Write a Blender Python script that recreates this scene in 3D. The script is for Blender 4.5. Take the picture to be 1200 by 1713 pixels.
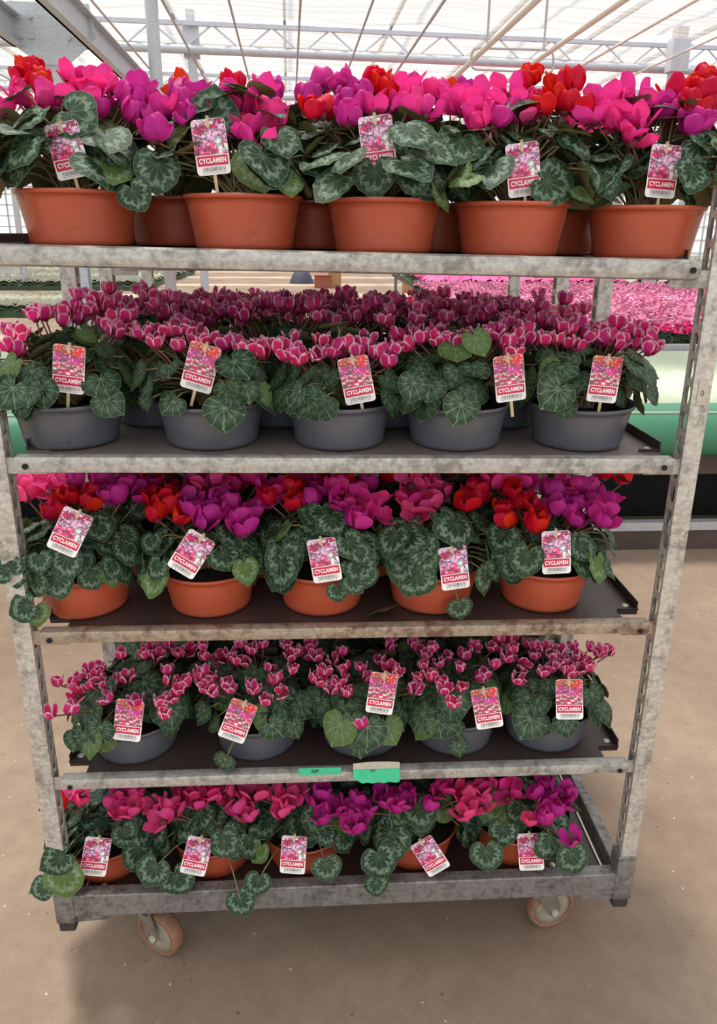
import bpy, bmesh, math, random
from mathutils import Vector, Matrix

# ------------------------------------------------------------------ scene, camera, light
sc = bpy.context.scene
for o in list(bpy.data.objects):
    bpy.data.objects.remove(o)
COL = sc.collection
random.seed(7)

CAM = Vector((-0.07, -1.3307, 1.7014))
YAW, PITCH, ROLL, FPX = 0.0606, 0.3198, 0.0096, 1234.4
cy, sy, cp, sp, cr, sr = (math.cos(YAW), math.sin(YAW), math.cos(PITCH), math.sin(PITCH),
                          math.cos(ROLL), math.sin(ROLL))
FWD = Vector((sy*cp, cy*cp, -sp))
RT0 = Vector((cy, -sy, 0))
UP0 = RT0.cross(FWD)
RT = cr*RT0 + sr*UP0
UP = -sr*RT0 + cr*UP0
cam_d = bpy.data.cameras.new('camera')
cam = bpy.data.objects.new('camera', cam_d)
COL.objects.link(cam)
M3 = Matrix((RT, UP, -FWD)).transposed()
cam.matrix_world = Matrix.Translation(CAM) @ M3.to_4x4()
cam_d.sensor_fit = 'HORIZONTAL'
cam_d.sensor_width = 36
cam_d.lens = FPX/1200*36
cam_d.shift_y = -56.5/1200
cam_d.clip_end = 500
sc.camera = cam

world = bpy.data.worlds.new('overcast')
sc.world = world
world.use_nodes = True
wb = world.node_tree.nodes['Background']
wb.inputs[0].default_value = (0.90, 0.95, 1.0, 1)
wb.inputs[1].default_value = 1.2

sun_d = bpy.data.lights.new('sun', 'SUN')
sun_d.energy = 7.0
sun_d.angle = math.radians(9)
sun_d.color = (1.0, 0.95, 0.88)
sun = bpy.data.objects.new('sun', sun_d)
COL.objects.link(sun)
sun_dir = Vector((0.16, -0.26, -1.0))          # the way the light travels
sun.rotation_euler = (-sun_dir).to_track_quat('Z', 'Y').to_euler()

sc.view_settings.view_transform = 'Standard'
sc.view_settings.look = 'None'
sc.view_settings.exposure = 0.5
sc.view_settings.gamma = 1
sc.view_settings.use_curve_mapping = False
sc.cycles.max_bounces = 8
sc.cycles.transparent_max_bounces = 12
sc.cycles.sample_clamp_indirect = 6


def at(px, py, Y):
    """the point on the upright plane y = Y that the photograph shows at a pixel"""
    d = FWD + RT*((px-600)/FPX) - UP*((py-800)/FPX)
    t = (Y-CAM.y)/d.y
    return CAM + d*t


def proj(p):
    r = Vector(p)-CAM
    w = r.dot(FWD)
    return 600+FPX*r.dot(RT)/w, 800-FPX*r.dot(UP)/w, w


def on(px, py, z):
    d = FWD + RT*((px-600)/FPX) - UP*((py-800)/FPX)
    t = (z-CAM.z)/d.z
    return CAM + d*t


# ------------------------------------------------------------------ helpers
class MB:
    """collects shapes for one mesh"""
    def __init__(s):
        s.v, s.f, s.mi, s.uv = [], [], [], None

    def face(s, pts, m=0):
        b = len(s.v)
        s.v += [tuple(p) for p in pts]
        s.f.append(tuple(range(b, b+len(pts))))
        s.mi.append(m)

    def add(s, v, f, m=0):
        b = len(s.v)
        s.v += [tuple(p) for p in v]
        s.f += [tuple(i+b for i in q) for q in f]
        s.mi += [m]*len(f)

    def box(s, x0, x1, y0, y1, z0, z1, m=0, c=0.0):
        """box with its long edges chamfered by c (all twelve)"""
        if c <= 0:
            v = [(x, y, z) for x in (x0, x1) for y in (y0, y1) for z in (z0, z1)]
            f = [(0, 1, 3, 2), (4, 6, 7, 5), (0, 4, 5, 1), (2, 3, 7, 6), (0, 2, 6, 4), (1, 5, 7, 3)]
            s.add(v, f, m)
            return
        bm = bmesh.new()
        bmesh.ops.create_cube(bm, size=1)
        for q in bm.verts:
            q.co = Vector(((x0+x1)/2+q.co.x*(x1-x0), (y0+y1)/2+q.co.y*(y1-y0), (z0+z1)/2+q.co.z*(z1-z0)))
        bmesh.ops.bevel(bm, geom=list(bm.edges), offset=c, segments=2, affect='EDGES', profile=0.5)
        bm.verts.index_update()
        s.add([q.co.copy() for q in bm.verts], [tuple(w.index for w in q.verts) for q in bm.faces], m)
        bm.free()

    def tube(s, pts, r, n=6, m=0, cap=True):
        pts = [Vector(p) for p in pts]
        rs = r if isinstance(r, (list, tuple)) else [r]*len(pts)
        b = len(s.v)
        t0 = (pts[1]-pts[0]).normalized()
        a = t0.orthogonal().normalized()
        for i, p in enumerate(pts):
            t = (pts[min(i+1, len(pts)-1)]-pts[max(i-1, 0)]).normalized()
            a = (a-t*a.dot(t)).normalized()
            c = t.cross(a)
            for k in range(n):
                w = 2*math.pi*k/n
                s.v.append(tuple(p+(a*math.cos(w)+c*math.sin(w))*rs[i]))
        for i in range(len(pts)-1):
            for k in range(n):
                k2 = (k+1) % n
                s.f.append((b+i*n+k, b+i*n+k2, b+(i+1)*n+k2, b+(i+1)*n+k))
                s.mi.append(m)
        if cap:
            s.f.append(tuple(b+k for k in reversed(range(n)))); s.mi.append(m)
            e = b+(len(pts)-1)*n
            s.f.append(tuple(e+k for k in range(n))); s.mi.append(m)

    def lathe(s, prof, n=40, m=0, M=None):
        """prof: (radius, z) pairs turned about the z axis"""
        b = len(s.v)
        for (r, z) in prof:
            for k in range(n):
                w = 2*math.pi*k/n
                p = Vector((r*math.cos(w), r*math.sin(w), z))
                s.v.append(tuple(M @ p if M else p))
        for i in range(len(prof)-1):
            for k in range(n):
                k2 = (k+1) % n
                s.f.append((b+i*n+k, b+i*n+k2, b+(i+1)*n+k2, b+(i+1)*n+k)); s.mi.append(m)

    def mesh(s, name, mats, smooth=False):
        me = bpy.data.meshes.new(name)
        me.from_pydata(s.v, [], s.f)
        for q in (mats if isinstance(mats, (list, tuple)) else [mats]):
            me.materials.append(q)
        me.polygons.foreach_set('material_index', s.mi)
        if smooth:
            me.polygons.foreach_set('use_smooth', [True]*len(s.f))
        me.update()
        return me

    def build(s, name, mats, parent=None, smooth=False, loc=None):
        return link(name, s.mesh(name, mats, smooth), parent, loc)


def link(name, data, parent=None, loc=None, mat=None):
    o = bpy.data.objects.new(name, data)
    COL.objects.link(o)
    if parent:
        o.parent = parent
    if mat is not None:
        o.matrix_basis = mat
    elif loc is not None:
        o.location = loc
    return o


def tag(o, label=None, cat=None, group=None, kind=None):
    if label: o['label'] = label
    if cat: o['category'] = cat
    if group: o['group'] = group
    if kind: o['kind'] = kind
    return o


def sharpen(me, deg=35):
    bm = bmesh.new(); bm.from_mesh(me)
    for e in bm.edges:
        if len(e.link_faces) == 2 and e.calc_face_angle(0) > math.radians(deg):
            e.smooth = False
    bm.to_mesh(me); bm.free()
    return me


# ------------------------------------------------------------------ materials
def lin(r, g, b):
    f = lambda c: ((c/255+0.055)/1.055)**2.4 if c > 10 else c/255/12.92
    return (f(r), f(g), f(b), 1)


class NT:
    def __init__(s, name):
        s.m = bpy.data.materials.new(name)
        s.m.use_nodes = True
        s.t = s.m.node_tree
        s.b = s.t.nodes['Principled BSDF']

    def n(s, typ, ins=None, **kw):
        q = s.t.nodes.new('ShaderNode'+typ)
        for k, v in kw.items():
            setattr(q, k, v)
        for k, v in (ins or {}).items():
            s.set(q.inputs[k], v)
        return q

    def set(s, sock, v):
        if isinstance(v, bpy.types.NodeSocket):
            s.t.links.new(v, sock)
        elif isinstance(v, bpy.types.Node):
            s.t.links.new(v.outputs[0], sock)
        else:
            sock.default_value = v

    def math(s, op, a, b=0.0, c=0.0):
        q = s.n('Math', operation=op)
        for i, v in enumerate((a, b, c)):
            s.set(q.inputs[i], v)
        return q.outputs[0]

    def mix(s, fac, a, b, blend='MIX'):
        q = s.n('Mix', data_type='RGBA', blend_type=blend)
        s.set(q.inputs[0], fac); s.set(q.inputs[6], a); s.set(q.inputs[7], b)
        return q.outputs[2]

    def ramp(s, fac, stops, interp='LINEAR'):
        q = s.n('ValToRGB')
        q.color_ramp.interpolation = interp
        e = q.color_ramp.elements
        while len(e) < len(stops):
            e.new(0.5)
        for i, (p, c) in enumerate(stops):
            e[i].position = p
            e[i].color = c
        s.set(q.inputs[0], fac)
        return q.outputs[0]

    def noise(s, vec, scale, detail=4, rough=0.55):
        q = s.n('TexNoise', {'Scale': scale, 'Detail': detail, 'Roughness': rough})
        if vec is not None:
            s.set(q.inputs['Vector'], vec)
        return q.outputs[0]

    def obj(s):
        return s.n('TexCoord').outputs['Object']

    def uv(s):
        return s.n('UVMap').outputs[0]

    def rand(s):
        return s.n('ObjectInfo').outputs['Random']

    def out(s, base=None, rough=None, metal=None, bump=None, bstr=0.2, bdist=0.01, spec=None):
        if base is not None: s.set(s.b.inputs['Base Color'], base)
        if rough is not None: s.set(s.b.inputs['Roughness'], rough)
        if metal is not None: s.set(s.b.inputs['Metallic'], metal)
        if spec is not None: s.set(s.b.inputs['Specular IOR Level'], spec)
        if bump is not None:
            q = s.n('Bump', {'Strength': bstr, 'Distance': bdist, 'Height': bump})
            s.set(s.b.inputs['Normal'], q.outputs[0])
        return s.m

    def lobe(s, shader_type, color, fac):
        """mixes a translucent / transparent lobe with the principled one"""
        q = s.n(shader_type, {'Color': color})
        mx = s.n('MixShader')
        s.set(mx.inputs[0], fac)
        s.t.links.new(s.b.outputs[0], mx.inputs[1])
        s.t.links.new(q.outputs[0], mx.inputs[2])
        s.t.links.new(mx.outputs[0], s.t.nodes['Material Output'].inputs[0])
        return s.m


def simple(name, rgb, rough=0.6, metal=0.0, var=0.15, scale=30, bump=0.0, spec=0.5):
    t = NT(name)
    c = lin(*rgb)
    nz = t.noise(t.obj(), scale)
    dark = tuple(q*(1-var*2) for q in c[:3])+(1,)
    lite = tuple(min(1, q*(1+var)) for q in c[:3])+(1,)
    return t.out(t.mix(nz, dark, lite), rough, metal, nz if bump else None, bump, 0.004, spec)


def m_galv(name, rgb, dirt=(70, 62, 54), amount=0.55, metal=0.55):
    """weathered galvanised steel: spangle, scratches, dirt"""
    t = NT(name)
    o = t.obj()
    spangle = t.n('TexVoronoi', {'Vector': o, 'Scale': 160.0}).outputs['Color']
    sp_v = t.n('SeparateColor', {0: spangle}).outputs[0]
    st = t.n('Mapping', {'Vector': o, 'Scale': (4, 60, 60)})
    streak = t.noise(st.outputs[0], 2.5, 5)
    n1 = t.noise(o, 9, 6, 0.65)
    n2 = t.noise(o, 55, 4, 0.7)
    c = lin(*rgb)
    base = t.mix(sp_v, tuple(q*0.86 for q in c[:3])+(1,), tuple(min(1, q*1.12) for q in c[:3])+(1,))
    base = t.mix(t.math('MULTIPLY', t.ramp(streak, [(0.35, (0, 0, 0, 1)), (0.7, (1, 1, 1, 1))]), 0.35),
                 base, tuple(q*0.5 for q in c[:3])+(1,))
    d1 = t.ramp(t.math('MULTIPLY', n1, n2), [(0.22, (0, 0, 0, 1)), (0.36, (1, 1, 1, 1))])
    base = t.mix(t.math('MULTIPLY', d1, amount), base, lin(*dirt))
    return t.out(base, t.math('MULTIPLY_ADD', n2, 0.3, 0.38), metal, n2, 0.12, 0.002)


M = {}
M['post'] = m_galv('post_steel', (206, 202, 192), (84, 76, 66), 0.6, 0.35)
M['rail'] = m_galv('rail_steel', (190, 188, 180), (80, 72, 64), 0.55, 0.4)
M['rail_brown'] = m_galv('rail_steel_stained', (172, 158, 138), (98, 62, 44), 0.8, 0.35)
M['base_steel'] = m_galv('base_steel', (150, 148, 146), (52, 46, 44), 0.6)
M['structure_steel'] = m_galv('greenhouse_steel', (196, 200, 206), (150, 150, 150), 0.3, 0.2)
M['dark_hole'] = simple('dark_hole', (28, 26, 24), 0.9)
M['screw'] = simple('screw_head', (225, 220, 210), 0.35, 0.4)
M['rubber'] = simple('dark_rubber', (58, 54, 52), 0.85, bump=0.2)
M['tyre'] = simple('brown_tyre', (150, 108, 84), 0.8, var=0.3, scale=60, bump=0.3)
M['hub'] = simple('wheel_disc_dirty', (172, 164, 142), 0.6, var=0.3, scale=25)
M['caster_fork'] = simple('fork_steel', (150, 142, 128), 0.5, 0.5, var=0.3)

t = NT('shelf_plywood')
o_ = t.obj()
n1 = t.noise(o_, 5, 6, 0.6); n2 = t.noise(o_, 70, 4, 0.7)
base = t.mix(n1, lin(44, 34, 33), lin(82, 66, 62))
dust = t.ramp(n2, [(0.62, (0, 0, 0, 1)), (0.72, (1, 1, 1, 1))])
base = t.mix(t.math('MULTIPLY', dust, 0.3), base, lin(150, 130, 118))
M['ply'] = t.out(base, t.math('MULTIPLY_ADD', n1, 0.3, 0.28), 0, n2, 0.15, 0.002)
t = NT('shelf_plywood_worn')
o_ = t.obj()
n1 = t.noise(o_, 7, 6, 0.7); n2 = t.noise(o_, 90, 4, 0.7)
base = t.mix(n1, lin(86, 74, 70), lin(150, 136, 128))
M['ply_worn'] = t.out(t.mix(t.ramp(n2, [(0.6, (0, 0, 0, 1)), (0.7, (1, 1, 1, 1))]), base, lin(64, 54, 50)), 0.5, 0, n2, 0.2, 0.002)
M['flange'] = simple('shelf_lip', (52, 46, 44), 0.45, 0.2)


def m_pot(name, rgb, dirt):
    t = NT(name)
    o = t.obj()
    n1 = t.noise(o, 14, 5, 0.6); n2 = t.noise(o, 120, 3, 0.6)
    c = lin(*rgb)
    base = t.mix(n1, tuple(q*0.82 for q in c[:3])+(1,), tuple(min(1, q*1.1) for q in c[:3])+(1,))
    z = t.n('SeparateXYZ', {0: o}).outputs[2]
    low = t.ramp(z, [(0.0, (1, 1, 1, 1)), (0.05, (0, 0, 0, 1))])
    spot = t.ramp(t.noise(o, 26, 5, 0.75), [(0.58, (0, 0, 0, 1)), (0.68, (1, 1, 1, 1))])
    base = t.mix(t.math('MULTIPLY', t.math('MULTIPLY', low, spot), 0.8), base, lin(*dirt))
    fleck = t.ramp(n2, [(0.70, (0, 0, 0, 1)), (0.76, (1, 1, 1, 1))])
    base = t.mix(t.math('MULTIPLY', fleck, 0.25), base, lin(215, 180, 160))
    return t.out(base, t.math('MULTIPLY_ADD', n1, 0.22, 0.2), 0, n1, 0.04, 0.002, 0.55)


M['terracotta'] = m_pot('terracotta_plastic', (182, 84, 56), (60, 44, 34))
M['grey_pot'] = m_pot('grey_plastic', (86, 88, 96), (40, 36, 34))
M['soil'] = simple('potting_soil', (46, 36, 30), 0.95, var=0.4, scale=160, bump=0.9)


def leaf_mat(name, style):
    t = NT(name)
    uv = t.uv()
    sx = t.n('SeparateXYZ', {0: uv})
    s, a = sx.outputs[0], sx.outputs[1]
    rnd = t.rand()
    o = t.obj()
    off = t.n('VectorMath', {0: o, 1: t.n('CombineXYZ', {0: t.math('MULTIPLY', rnd, 40.0), 1: t.math('MULTIPLY', rnd, 17.0)}).outputs[0]}, operation='ADD').outputs[0]
    nz = t.noise(off, 9, 5, 0.7)
    nz2 = t.noise(off, 3, 3, 0.6)
    # veins fan out from the stalk
    N = 11
    ph = t.math('ABSOLUTE', t.math('SUBTRACT', t.math('FRACT', t.math('MULTIPLY_ADD', a, N, t.math('MULTIPLY', t.math('SUBTRACT', nz2, 0.5), 0.9))), 0.5))
    ph2 = t.math('ABSOLUTE', t.math('SUBTRACT', t.math('FRACT', t.math('ADD', t.math('MULTIPLY_ADD', a, N*3, t.math('MULTIPLY', s, 2.0)), t.math('MULTIPLY', nz2, 3.0))), 0.5))
    sc_ = t.math('MAXIMUM', s, 0.08)
    width = t.math('DIVIDE', 0.022 if style == 'silver' else 0.034, sc_)
    vein = t.math('LESS_THAN', ph, width)
    vein2 = t.math('MULTIPLY', t.math('LESS_THAN', ph2, t.math('DIVIDE', 0.06, sc_)), t.math('GREATER_THAN', s, 0.35))
    dark = t.mix(nz2, lin(16, 40, 27), lin(36, 68, 44))
    dark = t.mix(t.math('MULTIPLY', rnd, 0.30), dark, lin(74, 98, 58))
    dark = t.mix(t.math('MULTIPLY', t.math('GREATER_THAN', rnd, 0.90), 0.5), dark, lin(112, 138, 60))
    if style == 'silver':
        ss = t.math('MULTIPLY_ADD', t.math('SUBTRACT', nz, 0.5), 0.9, s)
        ss = t.math('MULTIPLY_ADD', t.math('SUBTRACT', 0.25, ph), 0.42, ss)
        band = t.math('SUBTRACT', 1.0, t.math('MULTIPLY', t.math('ABSOLUTE', t.math('SUBTRACT', ss, 0.66)), 7.0))
        band = t.math('MAXIMUM', band, 0.0)
        band.node.use_clamp = True
        band = t.math('MULTIPLY', band, t.math('MULTIPLY_ADD', nz2, 1.2, 0.05))
        col = t.mix(band, dark, lin(150, 176, 150))
        col = t.mix(t.math('MULTIPLY', vein, 0.38), col, lin(140, 160, 128))
    else:
        band = t.math('MAXIMUM', t.math('SUBTRACT', 1.0, t.math('MULTIPLY', t.math('ABSOLUTE', t.math('SUBTRACT', s, 0.58)), 4.0)), 0.0)
        col = t.mix(t.math('MULTIPLY', t.math('MULTIPLY', band, nz), 0.45), dark, lin(110, 140, 112))
        col = t.mix(t.math('MULTIPLY', vein2, t.math('MULTIPLY_ADD', band, 0.32, 0.05)), col, lin(150, 174, 142))
        col = t.mix(t.math('MULTIPLY', vein, 0.55), col, lin(150, 172, 138))
    edge = t.math('GREATER_THAN', s, 0.965)
    col = t.mix(t.math('MULTIPLY', edge, 0.4), col, lin(120, 138, 104))
    t.out(col, t.math('MULTIPLY_ADD', nz2, 0.2, 0.38), 0, t.math('SUBTRACT', nz, t.math('MULTIPLY', vein, 0.5)), 0.35, 0.004, 0.3)
    return t.lobe('BsdfTranslucent', lin(96, 128, 40), 0.14)


M['leaf_silver'] = leaf_mat('leaf_marbled', 'silver')
M['leaf_vein'] = leaf_mat('leaf_veined', 'vein')
t = NT('leaf_underside')
o_ = t.obj()
nz = t.noise(o_, 60, 4)
rn = t.rand()
col = t.mix(nz, lin(112, 122, 76), lin(150, 156, 104))
col = t.mix(t.math('MULTIPLY', rn, 0.35), col, lin(140, 108, 90))
t.out(col, 0.6, 0, nz, 0.1, 0.002, 0.3)
M['leaf_under'] = t.lobe('BsdfTranslucent', lin(120, 140, 50), 0.15)
M['stem'] = simple('petiole', (150, 138, 92), 0.55, var=0.3, scale=40)
M['stem_red'] = simple('flower_stalk', (136, 92, 74), 0.55, var=0.3, scale=40)
M['calyx'] = simple('calyx', (110, 52, 60), 0.6, var=0.3, scale=200)


def petal_mat(name, rgb, base_rgb, edge=None):
    t = NT(name)
    uv = t.n('SeparateXYZ', {0: t.uv()})
    u, v = uv.outputs[0], uv.outputs[1]
    rnd = t.rand()
    nz = t.noise(t.obj(), 130, 3)
    st = t.math('MULTIPLY_ADD', t.math('SINE', t.math('MULTIPLY_ADD', u, 60.0, t.math('MULTIPLY', nz, 4.0))), 0.06, 0.5)
    c = lin(*rgb)
    col = t.mix(st, tuple(q*0.86 for q in c[:3])+(1,), tuple(min(1, q*1.14) for q in c[:3])+(1,))
    col = t.mix(t.ramp(v, [(0.0, (1, 1, 1, 1)), (0.42, (0, 0, 0, 1))]), col, lin(*base_rgb))
    if edge:
        uu = t.math('ABSOLUTE', t.math('MULTIPLY_ADD', u, 2.0, -1.0))
        e = t.math('MAXIMUM', t.math('POWER', uu, 2.4), t.math('MULTIPLY', t.math('POWER', v, 3.5), 0.92))
        e = t.math('MULTIPLY_ADD', t.math('SUBTRACT', nz, 0.5), 0.35, e)
        e = t.math('MULTIPLY', t.ramp(e, [(0.36, (0, 0, 0, 1)), (0.80, (1, 1, 1, 1))]), t.ramp(v, [(0.2, (0, 0, 0, 1)), (0.45, (1, 1, 1, 1))]))
        col = t.mix(e, col, lin(*edge))
    hs = t.n('HueSaturation', {'Hue': t.math('MULTIPLY_ADD', rnd, 0.024, 0.488), 'Value': t.math('MULTIPLY_ADD', rnd, 0.25, 0.9), 'Color': col}).outputs[0]
    t.out(hs, 0.5, 0, nz, 0.08, 0.002, 0.25)
    return t.lobe('BsdfTranslucent', hs, 0.38)


PETAL = {
    'P': petal_mat('petal_hot_pink', (236, 62, 152), (200, 24, 112)),
    'K': petal_mat('petal_rose_pink', (240, 84, 150), (210, 36, 108)),
    'U': petal_mat('petal_purple', (206, 50, 152), (150, 14, 100)),
    'R': petal_mat('petal_scarlet', (214, 14, 40), (170, 6, 30)),
    'B': petal_mat('petal_white_edged', (222, 50, 126), (190, 22, 92), (250, 218, 230)),
    'D': petal_mat('petal_dark_rose_white_edged', (214, 66, 128), (176, 30, 84), (246, 206, 222)),
}
COLNAME = {'P': 'hot pink', 'K': 'rose pink', 'U': 'purple', 'R': 'red', 'B': 'white-edged pink', 'D': 'white-edged dark rose'}

M['card'] = simple('tag_card', (246, 244, 240), 0.4, var=0.02)
M['band'] = simple('tag_band_red', (206, 30, 76), 0.4, var=0.03)
M['letter'] = simple('tag_lettering', (250, 246, 244), 0.45, var=0.0)
M['bar'] = simple('tag_barcode', (70, 66, 74), 0.5, var=0.05)
M['stake'] = simple('tag_stake', (206, 182, 140), 0.6, var=0.1)


def picture_mat(name, kind):
    t = NT(name)
    uv = t.uv()
    sep = t.n('SeparateXYZ', {0: uv})
    u, v = sep.outputs[0], sep.outputs[1]
    asp = t.n('Mapping', {'Vector': uv, 'Scale': (1.0, 1.05, 1.0)}).outputs[0]
    wob = t.mix(0.06, asp, t.n('TexNoise', {'Vector': asp, 'Scale': 7.0}).outputs['Color'], 'ADD')
    vo = t.n('TexVoronoi', {'Vector': wob, 'Scale': 8.0 if kind == 'mixed' else 5.5})
    cell = t.n('SeparateColor', {0: vo.outputs['Color']})
    r1, r2 = cell.outputs[0], cell.outputs[1]
    vo2 = t.n('TexVoronoi', {'Vector': wob, 'Scale': 22.0})
    r3 = t.n('SeparateColor', {0: vo2.outputs['Color']}).outputs[0]
    zone = t.math('MULTIPLY_ADD', t.math('SUBTRACT', r1, 0.5), 0.22, v)
    if kind == 'mixed':
        zone = t.math('MULTIPLY_ADD', t.math('SUBTRACT', u, 0.5), -0.30, zone)
        col = t.ramp(zone, [(0.0, lin(236, 60, 120)), (0.20, lin(244, 90, 150)), (0.33, lin(240, 170, 214)),
                            (0.56, lin(238, 196, 230)), (0.68, lin(206, 30, 90)), (0.84, lin(214, 40, 110)), (0.93, lin(232, 200, 222))], 'CONSTANT')
        white = t.math('MULTIPLY', t.math('GREATER_THAN', u, 0.62), t.math('MULTIPLY', t.math('LESS_THAN', v, 0.5), t.math('GREATER_THAN', r2, 0.25)))
        col = t.mix(white, col, lin(244, 240, 240))
        gap = lin(74, 44, 66)
    else:
        col = t.ramp(zone, [(0.0, lin(226, 60, 110)), (0.12, lin(250, 226, 232)), (0.20, lin(222, 40, 100)), (0.30, lin(240, 170, 190)),
                            (0.38, lin(206, 70, 120)), (0.46, lin(230, 40, 170)), (0.66, lin(236, 60, 110)), (0.74, lin(232, 44, 44)), (0.9, lin(238, 84, 64))], 'CONSTANT')
        gap = lin(84, 84, 62)
    col = t.mix(t.math('MULTIPLY', t.math('GREATER_THAN', r3, 0.80), 0.75), col, gap)
    col = t.mix(t.math('MULTIPLY', t.math('GREATER_THAN', vo.outputs['Distance'], 0.52), 0.6), col, gap)
    col = t.mix(t.math('MULTIPLY', t.math('LESS_THAN', r3, 0.14), 0.45), col, lin(252, 240, 244))
    return t.out(col, 0.4)


M['print_mixed'] = picture_mat('tag_print_mixed', 'mixed')
M['print_striped'] = picture_mat('tag_print_striped', 'striped')
M['tape'] = simple('green_tape', (64, 200, 150), 0.5, var=0.12, scale=60)
M['tape_back'] = simple('tape_paper', (196, 188, 172), 0.8, var=0.15, scale=120)
M['ink'] = simple('ink', (30, 40, 40), 0.6)

t = NT('concrete_floor')
o_ = t.obj()
n1 = t.noise(o_, 0.9, 6, 0.6); n2 = t.noise(o_, 13, 7, 0.7); n3 = t.noise(o_, 90, 4, 0.7)
base = t.mix(t.ramp(n1, [(0.3, (0, 0, 0, 1)), (0.7, (1, 1, 1, 1))]), lin(136, 116, 100), lin(172, 152, 132))
base = t.mix(t.math('MULTIPLY', t.ramp(n2, [(0.36, (1, 1, 1, 1)), (0.62, (0, 0, 0, 1))]), 0.3), base, lin(112, 92, 80))
sp_ = t.ramp(n3, [(0.66, (0, 0, 0, 1)), (0.74, (1, 1, 1, 1))])
base = t.mix(t.math('MULTIPLY', sp_, 0.6), base, lin(226, 212, 198))
sp2 = t.ramp(t.noise(o_, 160, 3, 0.7), [(0.58, (0, 0, 0, 1)), (0.74, (1, 1, 1, 1))])
base = t.mix(t.math('MULTIPLY', sp2, 0.5), base, lin(98, 78, 66))
vf = t.n('TexVoronoi', {'Vector': o_, 'Scale': 42.0})
rf = t.n('SeparateColor', {0: vf.outputs['Color']}).outputs[0]
bit = t.math('MULTIPLY', t.math('GREATER_THAN', rf, 0.93), t.math('LESS_THAN', vf.outputs['Distance'], 0.12))
base = t.mix(t.math('MULTIPLY', bit, 0.7), base, lin(232, 222, 208))
bit2 = t.math('MULTIPLY', t.math('LESS_THAN', rf, 0.06), t.math('LESS_THAN', vf.outputs['Distance'], 0.15))
base = t.mix(t.math('MULTIPLY', bit2, 0.7), base, lin(84, 66, 56))
grit = t.noise(o_, 260, 3, 0.75)
base = t.mix(t.ramp(grit, [(0.3, (0.28, 0.28, 0.28, 1)), (0.7, (0, 0, 0, 1))]), base, lin(104, 86, 74))
M['floor'] = t.out(base, 0.85, 0, t.math('ADD', n2, n3), 0.25, 0.004, 0.25)
M['path'] = simple('pale_path', (206, 190, 172), 0.85, var=0.1, scale=2)

t = NT('shade_cloth')
o_ = t.obj()
mp = t.n('Mapping', {'Vector': o_, 'Scale': (0.25, 9, 1)})
n1 = t.noise(mp.outputs[0], 1.0, 5, 0.7)
cl = t.mix(t.ramp(n1, [(0.35, (0, 0, 0, 1)), (0.65, (1, 1, 1, 1))]), lin(104, 97, 90), lin(140, 134, 128))
t.out(cl, 0.9, spec=0.1)
t.lobe('BsdfTranslucent', cl, 0.88)
tr = t.n('BsdfTransparent')
mx = t.n('MixShader', {0: 0.32})
outn = t.t.nodes['Material Output']
t.t.links.new(outn.inputs[0].links[0].from_socket, mx.inputs[1])
t.t.links.new(tr.outputs[0], mx.inputs[2])
t.t.links.new(mx.outputs[0], outn.inputs[0])
M['cloth'] = t.m

t = NT('glazing')
t.out(lin(235, 240, 240), 0.3)
t.lobe('BsdfTranslucent', lin(244, 248, 250), 0.9)
M['glass'] = t.m
M['bench_bed'] = simple('algae_bed', (146, 156, 138), 0.8, var=0.14, scale=14, bump=0.1)
M['bench_green'] = simple('green_edge', (58, 124, 92), 0.45, var=0.12, scale=8)
M['bench_dark'] = simple('bench_beam', (84, 70, 62), 0.8, var=0.3, scale=6)
M['bench_black'] = simple('black_bed_and_shade', (26, 24, 26), 0.9, var=0.3, scale=10)  # flower bench bed, and the painted shade under the empty bench
M['pale_metal'] = simple('pale_metal', (190, 190, 194), 0.45, 0.3)
M['pipe_cream'] = simple('cream_pipe', (226, 216, 200), 0.5, var=0.06)
M['pipe_grey'] = simple('grey_pipe', (186, 182, 178), 0.5, var=0.08)
M['field_pink'] = simple('field_pink', (250, 160, 196), 0.6, var=0.12, scale=40)
M['field_hot'] = simple('field_hot_pink', (236, 40, 130), 0.6, var=0.12, scale=40)
M['field_green'] = simple('field_leaf', (62, 84, 56), 0.6, var=0.3, scale=30)
M['field_dry'] = simple('field_seedling', (150, 150, 132), 0.8, var=0.3, scale=4)
M['cardboard'] = simple('cardboard', (186, 142, 100), 0.8, var=0.1)
M['crate'] = simple('red_crate', (176, 104, 84), 0.7)
M['navy'] = simple('navy_sheet', (58, 62, 84), 0.7)

# ------------------------------------------------------------------ the setting
m = MB()
m.box(-40, 40, -12, 110, -0.2, 0.0)
tag(m.build('floor', M['floor']), kind='structure')

GROT = 0.032
MG = Matrix.Translation(CAM*1.0) @ Matrix.Rotation(GROT, 4, 'Z')     # greenhouse axes, origin below the camera
MG = Matrix.Translation(Vector((CAM.x, CAM.y, 0))) @ Matrix.Rotation(GROT, 4, 'Z')
TROT = Matrix.Rotation(0.05, 4, 'Z')


def gbuild(mb, name, mats, parent=None, smooth=False, extra=None):
    o = mb.build(name, mats, parent, smooth)
    o.matrix_basis = (MG @ extra) if extra else MG
    return o


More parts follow.
